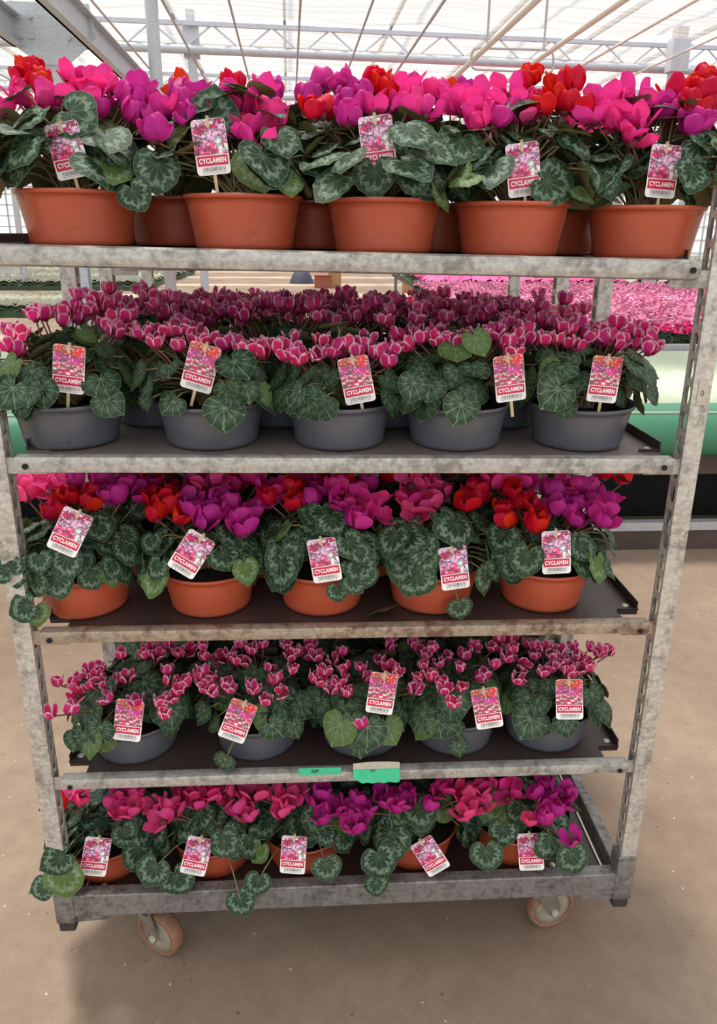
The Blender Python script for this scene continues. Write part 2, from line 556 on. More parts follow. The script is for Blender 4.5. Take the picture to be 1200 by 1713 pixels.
ceiling = tag(link('ceiling', None), kind='structure')
TZ, TH = 4.76, 0.40
BAY = 4.5
k_near = 15.0
for i in range(-5, 12):
    y = k_near + BAY*i
    if i > -2:
        E_ = TROT
        m = MB(); m.tube([(-30, y, TZ), (30, y, TZ)], 0.075, 10)
        low = gbuild(m, 'lattice_truss', M['structure_steel'], ceiling, True, E_)
        m = MB(); m.box(-30, 30, y-.035, y+.035, TZ+TH-.03, TZ+TH+.04)
        m.build('top_chord', M['structure_steel'], low)
        if i <= 3:
            me = None
            L = 0.52
            m = MB(); m.tube([(0, 0, 0), (L, 0, TH)], 0.017, 5)
            up_ = m.mesh('web_bar', M['structure_steel'])
            m = MB(); m.tube([(0, 0, TH), (L, 0, 0)], 0.017, 5)
            dn_ = m.mesh('web_bar', M['structure_steel'])
            nb = 12 if i <= 0 else 16
            for q in range(-nb, nb):
                link('web_bar', up_, low, (q*2*L, y, TZ))
                link('web_bar', dn_, low, (q*2*L+L, y, TZ))
        else:
            m = MB()
            for q in range(-22, 22):
                m.tube([(q*1.04, y, TZ), (q*1.04+.52, y, TZ+TH), (q*1.04+1.04, y, TZ)], 0.017, 4)
            tag(m.build('web_bars', M['structure_steel'], low), kind='stuff')
        # thin rods that carry the cloth
        m = MB()
        m.box(-30, 30, y+1.4, y+1.43, TZ+.36, TZ+.39)
        gbuild(m, 'screen_rod', M['structure_steel'], ceiling, False, E_)
    # shade cloth: one sheet per bay, sagging a little, a strip left open beside the truss
    m = MB()
    nx, ny = 60, 10
    y0, y1 = y+0.15, y+BAY-(1.15 if i >= 0 else 0.8)
    rng = random.Random(i)
    ph = [rng.uniform(0, 6.28) for _ in range(6)]
    idx = len(m.v)
    for a in range(nx+1):
        for b in range(ny+1):
            xx = -32+64*a/nx
            v = b/ny
            zz = TZ+.46 - .10*math.sin(math.pi*v)*(1+.3*math.sin(xx*.9+ph[0])) + .03*math.sin(xx*2.3+ph[1]+v*3)+.02*math.sin(v*22+ph[2])
            if b == ny:
                zz -= .16+.05*math.sin(xx*3+ph[3])
            m.v.append((xx, y0+(y1-y0)*v, zz))
    for a in range(nx):
        for b in range(ny):
            q = idx+a*(ny+1)+b
            m.f.append((q, q+ny+1, q+ny+2, q+1)); m.mi.append(0)
    gbuild(m, 'shade_screen', M['cloth'], ceiling, True, TROT)
# glazing bars of the pitched roof seen through the open strips
for j in range(-14, 15):
    m = MB(); m.box(j*2.2-.03, j*2.2+.03, -6, 60, 5.75, 5.83)
    gbuild(m, 'glazing_bar', M['structure_steel'], ceiling)
# long pipes and wires running into the depth
for (lat, zz, r, mt) in [(3.47, 4.0, .034, 'pipe_cream'), (2.59, 4.0, .036, 'pipe_cream'), (1.65, 4.0, .017, 'pipe_grey'),
                         (.92, 4.0, .014, 'pipe_grey'), (.17, 4.0, .014, 'pipe_grey'), (-.575, 4.0, .014, 'pipe_grey'),
                         (-1.27, 4.0, .016, 'pipe_grey'), (4.2, 4.0, .017, 'pipe_cream'), (5.2, 4.0, .016, 'pipe_cream'),
                         (-2.1, 4.1, .014, 'pipe_grey'), (-3.4, 4.1, .014, 'pipe_grey'), (-4.6, 4.1, .014, 'pipe_grey')]:
    m = MB(); m.tube([(lat, -6, zz), (lat, 70, zz)], r, 8)
    gbuild(m, 'ceiling_pipe', M[mt], ceiling, True)

# columns, and the two deep beams bolted to the nearest one
def gat(px, py, dist):
    """greenhouse-frame point at a given forward distance"""
    d = FWD + RT*((px-600)/FPX) - UP*((py-800)/FPX)
    d = Matrix.Rotation(-GROT, 3, 'Z') @ d
    return Vector((d.x/d.y*dist, dist, CAM.z+d.z/d.y*dist))

c1 = gat(92, 65, 8.0)
colm = MB()
colm.box(c1.x-.105, c1.x+.105, 8.0, 8.012, 0, 6.2)
colm.box(c1.x-.012, c1.x+.012, 7.9, 8.0, 0, 6.2)
colm.box(c1.x-.105, c1.x+.105, 7.888, 7.9, 0, 6.2)
column = gbuild(colm, 'greenhouse_column', M['structure_steel'])
tag(column, 'grey steel column with bolted bracket plate, upper left behind the top shelf', 'column', kind='structure')
pl = MB()
zc = c1.z
pts = [(-.36, .26), (.36, .26), (.40, .0), (.30, -.10), (.12, -.24), (-.12, -.24), (-.32, -.10), (-.40, .05)]
fr = [(c1.x+x, 7.87, zc+z) for x, z in pts]; bk = [(c1.x+x, 7.888, zc+z) for x, z in pts]
n_ = len(pts)
pl.add(fr+bk, [tuple(range(n_)), tuple(reversed(range(n_, 2*n_)))]+[(i, i+n_, (i+1) % n_+n_, (i+1) % n_) for i in range(n_)])
pl.build('bracket_plate', M['structure_steel'], column)
for bx_ in (-.26, -.16, .16, .26):
    for bz_ in (-.02, .14):
        b = MB(); b.lathe([(0, .022), (.018, .022), (.022, .01), (.022, 0)], 8, 0,
                          Matrix.Translation((c1.x+bx_, 7.87, zc+bz_)) @ Matrix.Rotation(math.pi/2, 4, 'X'))
        b.build('bolt', M['structure_steel'], column)
for sx_, (ya, yb) in ((-.33, (-4, 7.9)), (.33, (4.4, 18))):
    b = MB()
    b.box(c1.x+sx_-.012, c1.x+sx_+.012, ya, yb, zc-.10, zc+.16)
    b.box(c1.x+sx_-.012, c1.x+sx_+.08, ya, yb, zc+.148, zc+.16)
    b.box(c1.x+sx_-.012, c1.x+sx_+.08, ya, yb, zc-.10, zc-.088)
    b.build('long_beam', M['structure_steel'], column)
cols = [(258, 9.0, .068, 'round grey steel column rising behind the second bowl of the top shelf'),
        (321, 15.1, .075, 'slim far column carrying the lattice truss, left of centre'),
        (1136, 15.1, .11, 'far square column carrying the lattice truss at upper right')]
for (px, dist, hw, lb) in cols:
    p = gat(px, 80, dist)
    m = MB()
    if dist < 10:
        m.tube([(p.x, dist, 0), (p.x, dist, 6.0)], hw, 16)
    else:
        m.box(p.x-hw, p.x+hw, dist-hw, dist+hw, 0, TZ+TH+.25, 0, .01)
    q = gbuild(m, 'greenhouse_column', M['structure_steel'], None, dist < 10)
    tag(q, lb, 'column', kind='structure')
    if dist > 10:
        m = MB(); m.box(p.x-hw-.06, p.x+hw+.06, dist-hw-.02, dist+hw+.02, TZ-.1, TZ+TH+.06)
        m.build('truss_bracket', M['structure_steel'], q)
for j, x in enumerate((-12, -8, 8.5, 12.5)):
    for yy in (24.0, 33.0):
        m = MB(); m.box(x-.07, x+.07, yy-.07, yy+.07, 0, TZ+TH)
        q = gbuild(m, 'trim_1', M['structure_steel']); tag(q, kind='structure')

# hanging rectangular hoop
hp = [gat(px, py, 11.0) for px, py in ((790, 80), (926, 84), (926, 122), (788, 116))]
m = MB()
ring = []
for i in range(4):
    a, b, c = hp[i-1], hp[i], hp[(i+1) % 4]
    e1 = (a-b).normalized()*.07; e2 = (c-b).normalized()*.07
    ring += [b+e1, b+e1*.3+e2*.3, b+e2]
ring.append(ring[0])
m.tube(ring, .016, 6)
hoop = gbuild(m, 'hanging_hoop', M['pipe_grey'])
tag(hoop, 'grey rounded rectangular pipe hoop hanging from the roof', 'hanger')
for px in (815, 910):
    q = gat(px, 81, 11.0)
    m = MB(); m.tube([q, (q.x, 11.0, TZ+.5)], .016, 6)
    m.build('hanger_rod', M['pipe_grey'], hoop)

# far end wall: glazing with posts and rails; side walls
wall = tag(link('wall_back', None), kind='structure')
m = MB(); m.box(-36, 36, 64, 64.03, 0, 5.8)
gbuild(m, 'glazing', M['glass'], wall)
m = MB()
for j in range(-16, 17):
    m.box(j*2.2-.06, j*2.2+.06, 63.9, 63.98, 0, 5.8)
for zz in (.5, 1.2, 2.0, 2.8, 3.6, 4.4, 5.2):
    m.box(-36, 36, 63.9, 63.98, zz-.04, zz+.04)
gbuild(m, 'glazing_frame', M['structure_steel'], wall)
for nm, xx in (('wall_left', -30.0), ('wall_right', 30.0)):
    wall = tag(link(nm, None), kind='structure')
    m = MB(); m.box(xx-.02, xx+.02, -8, 64, 0, 5.8)
    gbuild(m, 'glazing', M['glass'], wall)
    m = MB()
    for j in range(0, 36):
        m.box(xx-.1, xx+.1, -8+j*2-.04, -8+j*2+.04, 0, 5.8)
    for zz in (.6, 1.5, 2.4, 3.3, 4.2, 5.1):
        m.box(xx-.1, xx+.1, -8, 64, zz-.03, zz+.03)
    gbuild(m, 'glazing_frame', M['structure_steel'], wall)

# ------------------------------------------------------------------ empty bench behind the trolleys
BY0, BZ = 2.42, 0.79
bench = tag(link('growing_bench', None, None, (0, BY0, 0)), 'empty pale green growing bench with rounded green edge behind the trolleys', 'bench')
m = MB(); m.box(-7, 9, .10, 2.35, BZ-.05, BZ-.005)
m.build('bed', M['bench_bed'], bench)
m = MB()
prof = [(.30, BZ+.005), (.18, BZ+.004), (.10, BZ-.012), (.045, BZ-.045), (.012, BZ-.09), (0, BZ-.14), (.008, BZ-.19), (.03, BZ-.225), (.07, BZ-.245), (.30, BZ-.25)]
m.add([(xx, ya, za) for ya, za in prof for xx in (-7, 9)], [(2*i, 2*i+2, 2*i+3, 2*i+1) for i in range(len(prof)-1)])
m.build('edge', M['bench_green'], bench, True)
m = MB(); m.box(-7, 9, .10, .16, BZ-.36, BZ-.25); m.build('beam', M['bench_dark'], bench)
m = MB(); m.box(-7, 9, .02, .07, .12, .17); m.build('pipe_rail', M['pale_metal'], bench)
m = MB(); m.box(-7, 9, .03, .10, 0, .12); m.build('kerb', M['bench_dark'], bench)
m = MB(); m.box(-7, 9, .55, .57, 0, BZ-.06); m.build('underbench_shade_panel', M['bench_black'], bench)  # added near-black panel, paints the shade under the bench
for xl in (-4.5, -2.0, .5, 3.0, 5.5):
    m = MB(); m.box(xl-.03, xl+.03, .2, .26, 0, BZ-.25); m.build('leg', M['bench_dark'], bench)

# ------------------------------------------------------------------ pink cyclamen bench beyond
PZ = 0.80
py0 = 4.95
fb = tag(link('flower_bench', None, None, (0, py0, 0)), 'white-edged bench full of pink cyclamen behind the right post', 'bench')
m = MB(); m.box(1.55, 14, 0, 6.6, PZ-.12, PZ-.02); m.build('bench_bed', M['bench_black'], fb)
m = MB(); m.box(1.55, 14, -.04, 0, PZ-.12, PZ+.02); m.build('front_edge', M['pale_metal'], fb)
for xl in (1.8, 4, 7, 10):
    m = MB(); m.box(xl-.03, xl+.03, .3, .36, 0, PZ-.12); m.build('leg', M['pale_metal'], fb)


def dome_flecks(n, R, H, z0, size, seed, up=0.6):
    """a dome of small crossed blades: a far-off plant's bloom or foliage"""
    rg = random.Random(seed)
    mb = MB()
    for _ in range(n):
        ph = rg.uniform(0, 6.283); el = math.asin(rg.uniform(.1, 1))
        c = Vector((R*math.cos(el)*math.cos(ph), R*math.cos(el)*math.sin(ph), z0+H*math.sin(el)))
        s_ = size*rg.uniform(.7, 1.2)
        nrm = Vector((math.cos(ph)*math.cos(el), math.sin(ph)*math.cos(el), up+rg.uniform(-.3, .5))).normalized()
        a = nrm.orthogonal().normalized()
        a.rotate(Matrix.Rotation(rg.uniform(0, 6.28), 3, nrm))
        b = nrm.cross(a)
        w = nrm*s_*.35
        mb.add([c-a*s_*.5, c-b*s_*.45+w, c+a*s_*.5+w, c+b*s_*.45, c-nrm*s_*.2], [(0, 1, 4), (1, 2, 4), (2, 3, 4), (3, 0, 4)])
    return mb


FV = []
for k in range(4):
    FV.append((dome_flecks(46, .10, .10, .10, .045, 100+k).mesh('blossoms', M['field_pink']),
               dome_flecks(30, .105, .07, .05, .07, 200+k).mesh('foliage', M['field_green']),
               dome_flecks(46, .10, .10, .10, .045, 100+k).mesh('blossoms', M['field_hot'])))
cand = []
for r_ in range(31):
    for c_ in range(60):
        x = 1.68+c_*.215+(.1 if r_ % 2 else 0); y = py0+.12+r_*.205
        rel = Vector((x, y, PZ+.15))-CAM
        w = rel.dot(FWD)
        px = 600+FPX*rel.dot(RT)/w
        py = 800-FPX*rel.dot(UP)/w
        cand.append((0 if 850 < px < 1225 else 1, w, x, y, r_))
cand.sort()
rest_b, rest_f = MB(), MB()
for k, (off, w, x, y, r_) in enumerate(cand):
    hot = (r_ == 0 and random.random() < .6)
    va = FV[random.randrange(4)]
    if k < 300 and not off:
        e = link('bench_cyclamen', None, None, (x, y, PZ-.02))
        e.rotation_euler.z = random.uniform(0, 6.28)
        tag(e, 'pink blooming cyclamen plant among the rows on the bench behind the right post' if not hot else
            'brighter pink cyclamen in the front row of the bench behind the right post', 'plant', 'cyclamen rows on the bench beyond')
        link('foliage', va[1], e)
        link('blossoms', va[2] if hot else va[0], e)
    elif r_ < 42:
        if off and not (700 < 0):
            pass
        for src, dst in ((va[0], rest_b), (va[1], rest_f)):
            vv = [(v.co.x+x, v.co.y+y, v.co.z+PZ-.02) for v in src.vertices]
            ff = [tuple(p.vertices) for p in src.polygons]
            if src is va[0]:
                vv, ff = vv[:5*30], ff[:4*30]
            else:
                vv, ff = vv[:5*16], ff[:4*16]
            dst.add(vv, ff)
fr_ = tag(link('cyclamen_field', None), 'mass of pink cyclamen filling the rest of the bench beyond', 'plants', kind='stuff')
tag(rest_b.build('field_blossoms', M['field_pink'], fr_), kind='stuff')
tag(rest_f.build('field_foliage', M['field_green'], fr_), kind='stuff')
# far hot-pink bed, and pale seedling beds on the left and right
def far_bed(name, x0, x1, y0, y1, z, n, mtop, mlow, label, size=.16):
    rg = random.Random(name)
    e = tag(link(name, None), label, 'plants', kind='stuff')
    b1, b2 = MB(), MB()
    for _ in range(n):
        x, y = rg.uniform(x0, x1), rg.uniform(y0, y1)
        s_ = size*rg.uniform(.7, 1.3)
        for mb, dz, k in ((b1, .12, 1.0), (b2, .02, 1.25)):
            mb.add([(x-s_*k, y-s_*.4, z+dz), (x+s_*.2, y-s_*k*.6, z+dz+s_*.4), (x+s_*k, y+s_*.4, z+dz), (x-s_*.1, y+s_*k, z+dz+s_*.2), (x, y, z+dz+s_*.9)],
                   [(0, 1, 4), (1, 2, 4), (2, 3, 4), (3, 0, 4)])
    tag(b1.build('bed_tops', mtop, e), kind='stuff')
    tag(b2.build('bed_leaves', mlow, e), kind='stuff')
    mb = MB(); mb.box(x0, x1, y0, y1, max(0, z-.14), z+.04); mb.build('bed_tray', M['field_green'], e)
    if z > .3:
        for xl in (x0+.1, x1-.1):
            for yl in (y0+.1, y1-.1):
                mb = MB(); mb.box(xl-.04, xl+.04, yl-.04, yl+.04, 0, z-.14); mb.build('leg', M['pale_metal'], e)
    return e

far_bed('far_pink_bed', 2.0, 5.6, 12.2, 19.0, .78, 2600, M['field_hot'], M['field_green'], 'strip of vivid pink cyclamen far behind the second shelf', .12)
far_bed('seedling_bed', -16, -4.6, 14.5, 17.0, .10, 1800, M['field_dry'], M['field_green'], 'low bed of grey-green seedlings at the far left beside the path', .12)
far_bed('seedling_bed', -18, -5.2, 22, 32, .10, 2400, M['field_dry'], M['field_green'], 'farther pale seedling bed at left beneath the end of the top rail', .16)
far_bed('seedling_bed', 6.2, 26, 17, 40, .45, 2600, M['field_dry'], M['field_green'], 'pale grey-green seedling bed at far right beyond the pink rows', .2)

# a few things standing far off on the path
def carton(px, py, w, h, mt, nm, lb, cat, Y=24.0):
    p = at(px, py, Y)
    e = tag(link(nm, None, None, (p.x, Y, 0)), lb, cat)
    mb = MB(); mb.box(-w/2, w/2, -w/2, w/2, 0, h, 0, .01); mb.build('box_body', mt, e)
    mb = MB()
    mb.face([(-w/2, -w/2, h), (w/2, -w/2, h), (w/2, -w*.75, h+w*.12), (-w/2, -w*.75, h+w*.12)])
    mb.build('flap', mt, e)
    mb = MB()
    mb.face([(-w/2, w/2, h), (w/2, w/2, h), (w/2, w*.75, h+w*.14), (-w/2, w*.75, h+w*.14)])
    mb.build('flap', mt, e)
    return e

carton(560, 475, .42, .62, M['cardboard'], 'cardboard_box', 'tall tan cardboard box far off on the path near the centre', 'box')
carton(685, 477, .42, .60, M['cardboard'], 'cardboard_box', 'tan cardboard box far off beside the vivid pink strip', 'box', 22.0)
carton(540, 470, .55, .34, M['crate'], 'plastic_crate', 'low reddish crate far off left of the tall tan box', 'crate')
p = at(505, 470, 26)
mb = MB(); mb.lathe([(0, .55), (.18, .5), (.32, .3), (.42, .08), (.45, 0)], 14)
tag(mb.build('covered_bundle', M['navy'], None, True, (p.x, 26, 0)), 'dark blue covered bundle far off on the path', 'bundle')

# ------------------------------------------------------------------ trolleys
HW = 0.675
PW = 0.036


def slot_post(h):
    """steel channel post, origin at its foot, slotted wall at +x side of the local frame"""
    mb = MB()
    w = PW; th = .0025
    mb.box(-w/2, w/2, 0, th, 0, h)                     # front wall
    mb.box(-w/2, -w/2+th, th, w, 0, h)                 # outer wall
    mb.box(-w/2, -w/2+.012, w-th, w, 0, h)             # return lips
    mb.box(w/2-.010, w/2, w-th, w, 0, h)
    x = w/2
    n = int(h/.05)
    K = 16
    for k in range(n):
        zc_ = (k+.5)*.05
        rect, oval = [], []
        for j in range(K):
            a = 2*math.pi*j/K
            c_, s_ = math.cos(a), math.sin(a)
            q = max(abs(c_), abs(s_))
            rect.append((th/2+w/2+c_/q*(w/2-th/2), zc_+s_/q*.025))
            oval.append((th/2+w/2+c_*.0110, zc_+(abs(s_)**.6)*math.copysign(.019, s_)))
        for xx in (x-th, x):
            b = len(mb.v)
            mb.v += [(xx, y, z) for y, z in rect]+[(xx, y, z) for y, z in oval]
            for j in range(K):
                j2 = (j+1) % K
                mb.f.append((b+j, b+j2, b+K+j2, b+K+j)); mb.mi.append(0)
        b = len(mb.v)
        mb.v += [(x-th, y, z) for y, z in oval]+[(x, y, z) for y, z in oval]
        for j in range(K):
            j2 = (j+1) % K
            mb.f.append((b+j, b+j2, b+K+j2, b+K+j)); mb.mi.append(0)
    mb.box(x-th, x, 0, w, n*.05, h)
    return mb


post_me = slot_post(1.78).mesh('post', M['post'])
D = 0.565


def caster(parent, x, y, rot):
    c = MB(); c.box(-.045, .045, -.05, .05, .150, .158, 0, .002)
    c.lathe([(.030, .158), (.034, .150), (.034, .138), (.022, .134)], 20)
    o = c.build('caster', M['caster_fork'], parent, False, (x, y, 0))
    o.rotation_euler.z = rot
    for s_ in (-1, 1):
        f_ = MB()
        prof = [(-.022, .140), (.030, .140), (.052, .075), (.046, .055), (.030, .050), (.018, .062)]
        A = [(px_, s_*.024, z) for px_, z in prof]; B = [(px_, s_*.027, z) for px_, z in prof]
        n = len(prof)
        f_.add(A+B, [tuple(range(n)), tuple(reversed(range(n, 2*n)))]+[(i, i+n, (i+1) % n+n, (i+1) % n) for i in range(n)])
        f_.build('fork', M['caster_fork'], o)
    RX = Matrix.Translation((.036, 0, .0625)) @ Matrix.Rotation(math.pi/2, 4, 'X')
    w_ = MB(); w_.lathe([(.050, -.018), (.058, -.018), (.0625, -.012), (.0625, .012), (.058, .018), (.050, .018), (.050, -.018)], 36, 0, RX)
    w_.build('tyre', M['tyre'], o, True)
    w_ = MB(); w_.lathe([(0, -.021), (.010, -.021), (.011, -.015), (.030, -.012), (.0505, -.014), (.0505, .014), (.030, .012), (.011, .015), (.010, .021), (0, .021)], 36, 0, RX)
    w_.build('wheel_disc', M['hub'], o, True)
    w_ = MB(); w_.lathe([(0, -.033), (.008, -.033), (.009, -.027), (.009, .027), (.008, .033), (0, .033)], 8, 0, RX)
    w_.build('axle_bolt', M['screw'], o)
    return o


def shelf(parent, z, tilt, big=False, mats=('rail', 'ply'), notch=True):
    """one hung shelf; origin on the front edge's middle, top of its panel at z=0"""
    hw = .618
    mb = MB()
    ny_, nx_ = .05, .045
    out = [(-hw+nx_, .008), (hw-nx_, .008), (hw-nx_, ny_), (hw, ny_), (hw, D-ny_), (hw-nx_, D-ny_), (hw-nx_, D-.008),
           (-hw+nx_, D-.008), (-hw+nx_, D-ny_), (-hw, D-ny_), (-hw, ny_), (-hw+nx_, ny_)]
    n = len(out)
    mb.add([(x, y, 0) for x, y in out]+[(x, y, -.010) for x, y in out],
           [tuple(range(n)), tuple(reversed(range(n, 2*n)))]+[(i, i+n, (i+1) % n+n, (i+1) % n) for i in range(n)])
    sh = mb.build('shelf', M[mats[1]], parent, False, (0, 0, z))
    sh.rotation_euler.y = tilt
    rh = .036 if big else (.031 if z > 1.1 else .026)
    for nm, y0 in (('front_rail', -.012), ('back_rail', D-.012)):
        r = MB(); r.box(-hw-.002, hw+.002, y0, y0+.026, -rh+.004, .004, 0, .011 if big else .004)
        r.build(nm, M[mats[0]], sh, True)
        sharpen(sh.children[-1].data)
    for s_ in (-1, 1):
        for y0 in (-.008, D-.004):
            h = MB()
            xa, xb = sorted((s_*(hw-.05), s_*(HW-PW+.006)))
            zt = -.012 if big else 0
            h.box(xa, xb, y0+.012, y0+.016, zt-.034, zt-.002, 0, .0015)
            hk = h.build('hook', M[mats[0]], sh)
        h = MB(); h.lathe([(0, .002), (.0055, .002), (.0055, -.001)], 12, 0, Matrix.Translation((s_*(hw-.018), -.0125, -.014)) @ Matrix.Rotation(math.pi/2, 4, 'X'))
        h.build('rivet_hole', M['dark_hole'], sh)
        f_ = MB()
        x = s_*hw
        f_.box(min(x, x-s_*.003), max(x, x-s_*.003), ny_, D-ny_, 0, .020, 0, .001)
        f_.box(min(x, x-s_*nx_), max(x, x-s_*nx_), ny_-.003, ny_, 0, .006)
        f_.build('side_lip', M['flange'], sh)
        for yy in (ny_+.022, D-ny_-.022):
            w_ = MB(); w_.lathe([(0, .003), (.006, .0028), (.008, .001), (.008, 0)], 14, 0, Matrix.Translation((s_*(hw-.018), yy, 0)))
            w_.build('screw', M['screw'], sh, True)
    return sh


def trolley(Y0, label, shelves, casters):
    T = tag(link('plant_trolley', None, None, (0, Y0, 0)), label, 'trolley')
    # base
    mb = MB(); mb.box(-.62, .62, .035, .53, .225, .235); bp = mb.build('base_panel', M['ply'], T)
    for nm, y0 in (('front_beam', 0.0), ('back_beam', D-.03)):
        b = MB(); b.box(-HW+.03, HW-.03, y0, y0+.03, .20, .262, 0, .003)
        b.build(nm, M['base_steel'], T)
    for s_ in (-1, 1):
        b = MB(); xa, xb = sorted((s_*.640, s_*.668)); b.box(xa, xb, .04, D-.04, .205, .255, 0, .003)
        xa, xb = sorted((s_*.628, s_*.642)); b.box(xa, xb, .04, D-.04, .205, .209)
        b.build('side_beam', M['base_steel'], T)
        b = MB(); xa, xb = sorted((s_*.616, s_*.620)); b.box(xa, xb, .035, .53, .222, .240)
        b.build('panel_edge', M['screw'], bp)
        for y0 in (0.0, D-.042):
            b = MB()
            xa, xb = sorted((s_*(HW+.002), s_*(HW-.042)))
            yb = y0-.003 if y0 == 0 else y0
            b.box(xa, xb, yb, yb+.042, .185, .315, 0, .003)
            k = b.build('corner_socket', M['base_steel'], T)
            f_ = MB(); f_.box(xa+.003, xb-.003, yb+.002, yb+.040, .158, .1855, 0, .005)
            f_.build('rubber_foot', M['rubber'], k)
            g = MB()
            yf = y0+.004
            A = [(s_*(HW-.041), yf, .205), (s_*(HW-.13), yf, .205), (s_*(HW-.11), yf, .186), (s_*(HW-.041), yf, .182)]
            B = [(x, yf+.004, z) for x, _, z in A]
            g.add(A+B, [(0, 1, 2, 3), (7, 6, 5, 4), (0, 4, 5, 1), (1, 5, 6, 2), (2, 6, 7, 3), (3, 7, 4, 0)])
            g.build('gusset', M['base_steel'], k)
            o = link('post', post_me, T, (s_*(HW-PW/2), y0+(0 if y0 == 0 else .004), .19))
            if s_ > 0:
                o.scale.x = -1
    for (x, y, r) in casters:
        caster(T, x, y, r)
    for (x, y) in ((-.58, .06), (.50, .06), (.56, .062)):
        w_ = MB(); w_.lathe([(0, .003), (.006, .0028), (.008, .001), (.008, 0)], 14, 0, Matrix.Translation((x, y, .235)))
        w_.build('screw', M['screw'], bp, True)
    for a in shelves:
        shelf(T, **a)
    return T


# tops of the shelf panels (z) and their slight tilt
SH = [dict(z=1.668, tilt=.0142), dict(z=1.300, tilt=.0108), dict(z=.942, tilt=.0060), dict(z=.588, tilt=.0030)]
mats = [('rail', 'ply'), ('rail', 'ply_worn'), ('rail_brown', 'ply'), ('rail', 'ply')]
trolley(0.0, 'galvanised steel plant trolley with five tiers carrying the front cyclamen', [dict(z=a['z'], tilt=a['tilt'], big=(i == 0), mats=mats[i]) for i, a in enumerate(SH)],
        [(-.495, .095, math.radians(-32)), (.487, .095, math.radians(12)), (-.46, .48, 2.2), (.46, .48, .8)])
Y2 = 0.86
trolley(Y2, 'second steel plant trolley standing close behind the first', [dict(z=1.63, tilt=0.0, big=True, mats=mats[0]), dict(z=1.235, tilt=0.0, mats=mats[1])],
        [(-.46, .09, 1.0), (.46, .09, .4), (-.46, .48, 2.2), (.46, .48, .8)])

# ------------------------------------------------------------------ pots, leaves, flowers
def pot_mesh(name, R, rb, h, mt):
    mb = MB()
    prof = [(0, .004), (rb*.86, .004), (rb*.90, 0), (rb, .003), (rb*1.015, .010)]
    for k in range(1, 8):
        q = k/7
        prof.append((rb*1.015+(R*.955-rb*1.015)*(q**1.35*.62+q*.38), .010+(h-.018)*q))
    prof += [(R*.985, h-.008), (R, h-.005), (R*1.004, h-.002), (R, h), (R*.975, h), (R*.945, h-.006), (R*.90, h-.03), (0, h-.032)]
    mb.lathe(prof, 48)
    return mb.mesh(name, mt, True)


def soil_mesh(R, h):
    rg = random.Random(3)
    mb = MB()
    n, rings = 22, 5
    mb.v.append((0, 0, h+.004))
    for i in range(1, rings+1):
        for k in range(n):
            a = 2*math.pi*k/n
            mb.v.append((R*i/rings*math.cos(a), R*i/rings*math.sin(a), h+rg.uniform(-.003, .004)))
    for k in range(n):
        mb.f.append((0, 1+k, 1+(k+1) % n)); mb.mi.append(0)
    for i in range(rings-1):
        for k in range(n):
            a = 1+i*n+k; b = 1+i*n+(k+1) % n
            mb.f.append((a, a+n, b+n, b)); mb.mi.append(0)
    return mb.mesh('soil', M['soil'], True)


POTS = {
    'big': dict(R=.109, h=.094, me=pot_mesh('bowl_pot', .109, .089, .094, M['terracotta'])),
    'terra': dict(R=.107, h=.094, me=pot_mesh('bowl_pot', .107, .084, .094, M['terracotta'])),
    'grey': dict(R=.109, h=.087, me=pot_mesh('bowl_pot', .109, .089, .087, M['grey_pot'])),
}
for q in POTS.values():
    q['soil'] = soil_mesh(q['R']*.93, q['h']-.016)

OUT_T = [(0, 1.12), (8, 1.03), (22, .925), (50, .84), (80, .78), (110, .72), (135, .66), (152, .57), (165, .43), (174, .27), (180, .13)]


def outline(a):
    d = abs(math.degrees(a))
    for (d0, r0), (d1, r1) in zip(OUT_T, OUT_T[1:]):
        if d <= d1:
            q = (d-d0)/(d1-d0)
            return r0+(r1-r0)*q
    return OUT_T[-1][1]


def leaf_mesh(seed, mt):
    """heart-shaped blade of unit length, stalk at the origin, tip along +y, upper face +z"""
    rg = random.Random(seed)
    seg = 28
    rings = [0.0, .32, .6, .84, 1.0]
    cup = rg.uniform(-.10, .34); fold = rg.uniform(-.10, .22); wav = rg.uniform(.02, .07); ph = rg.uniform(0, 6.28)
    wide = rg.uniform(.94, 1.12); curl = rg.uniform(-.05, .25); asym = rg.uniform(-.08, .08)

    def pt(s, a):
        r = outline(a)*s*(1+(.018*math.sin(13*a+ph) if s > .9 else 0))
        x, y = r*math.sin(a)*wide, r*math.cos(a)*.86
        x += asym*y
        z = -cup*(x*x+(y-.2)**2)*.9 + fold*abs(x)*.7 + wav*s*s*math.sin(3*a+ph) + .02*s*math.cos(11*a) - curl*max(0, y)**2*.5
        return (x, y, z)

    v, uv, f, mi = [], [], [], []
    T_ = .010
    for layer in (0, 1):
        b = len(v)
        for s in rings:
            for k in range(seg+1):
                a = -math.pi+2*math.pi*k/seg
                x, y, z = pt(max(s, .0001), a)
                v.append((x, y, z-(T_ if layer and s < .99 else 0)))
                uv.append((s, k/seg))
        for i in range(len(rings)-1):
            for k in range(seg):
                q = (b+i*(seg+1)+k, b+i*(seg+1)+k+1, b+(i+1)*(seg+1)+k+1, b+(i+1)*(seg+1)+k)
                if layer == 0:
                    f.append(q[::-1] if False else q)
                else:
                    f.append(q[::-1])
                mi.append(layer)
    me = bpy.data.meshes.new('leaf')
    me.from_pydata(v, [], f)
    me.materials.append(mt); me.materials.append(M['leaf_under'])
    me.polygons.foreach_set('material_index', mi)
    me.polygons.foreach_set('use_smooth', [True]*len(f))
    ul = me.uv_layers.new(name='UVMap')
    vi = [0]*len(me.loops)
    me.loops.foreach_get('vertex_index', vi)
    ul.data.foreach_set('uv', [c for i in vi for c in uv[i]])
    me.update()
    if me.polygons[seg*2+3].normal.z < 0:
        me.flip_normals()
    return me


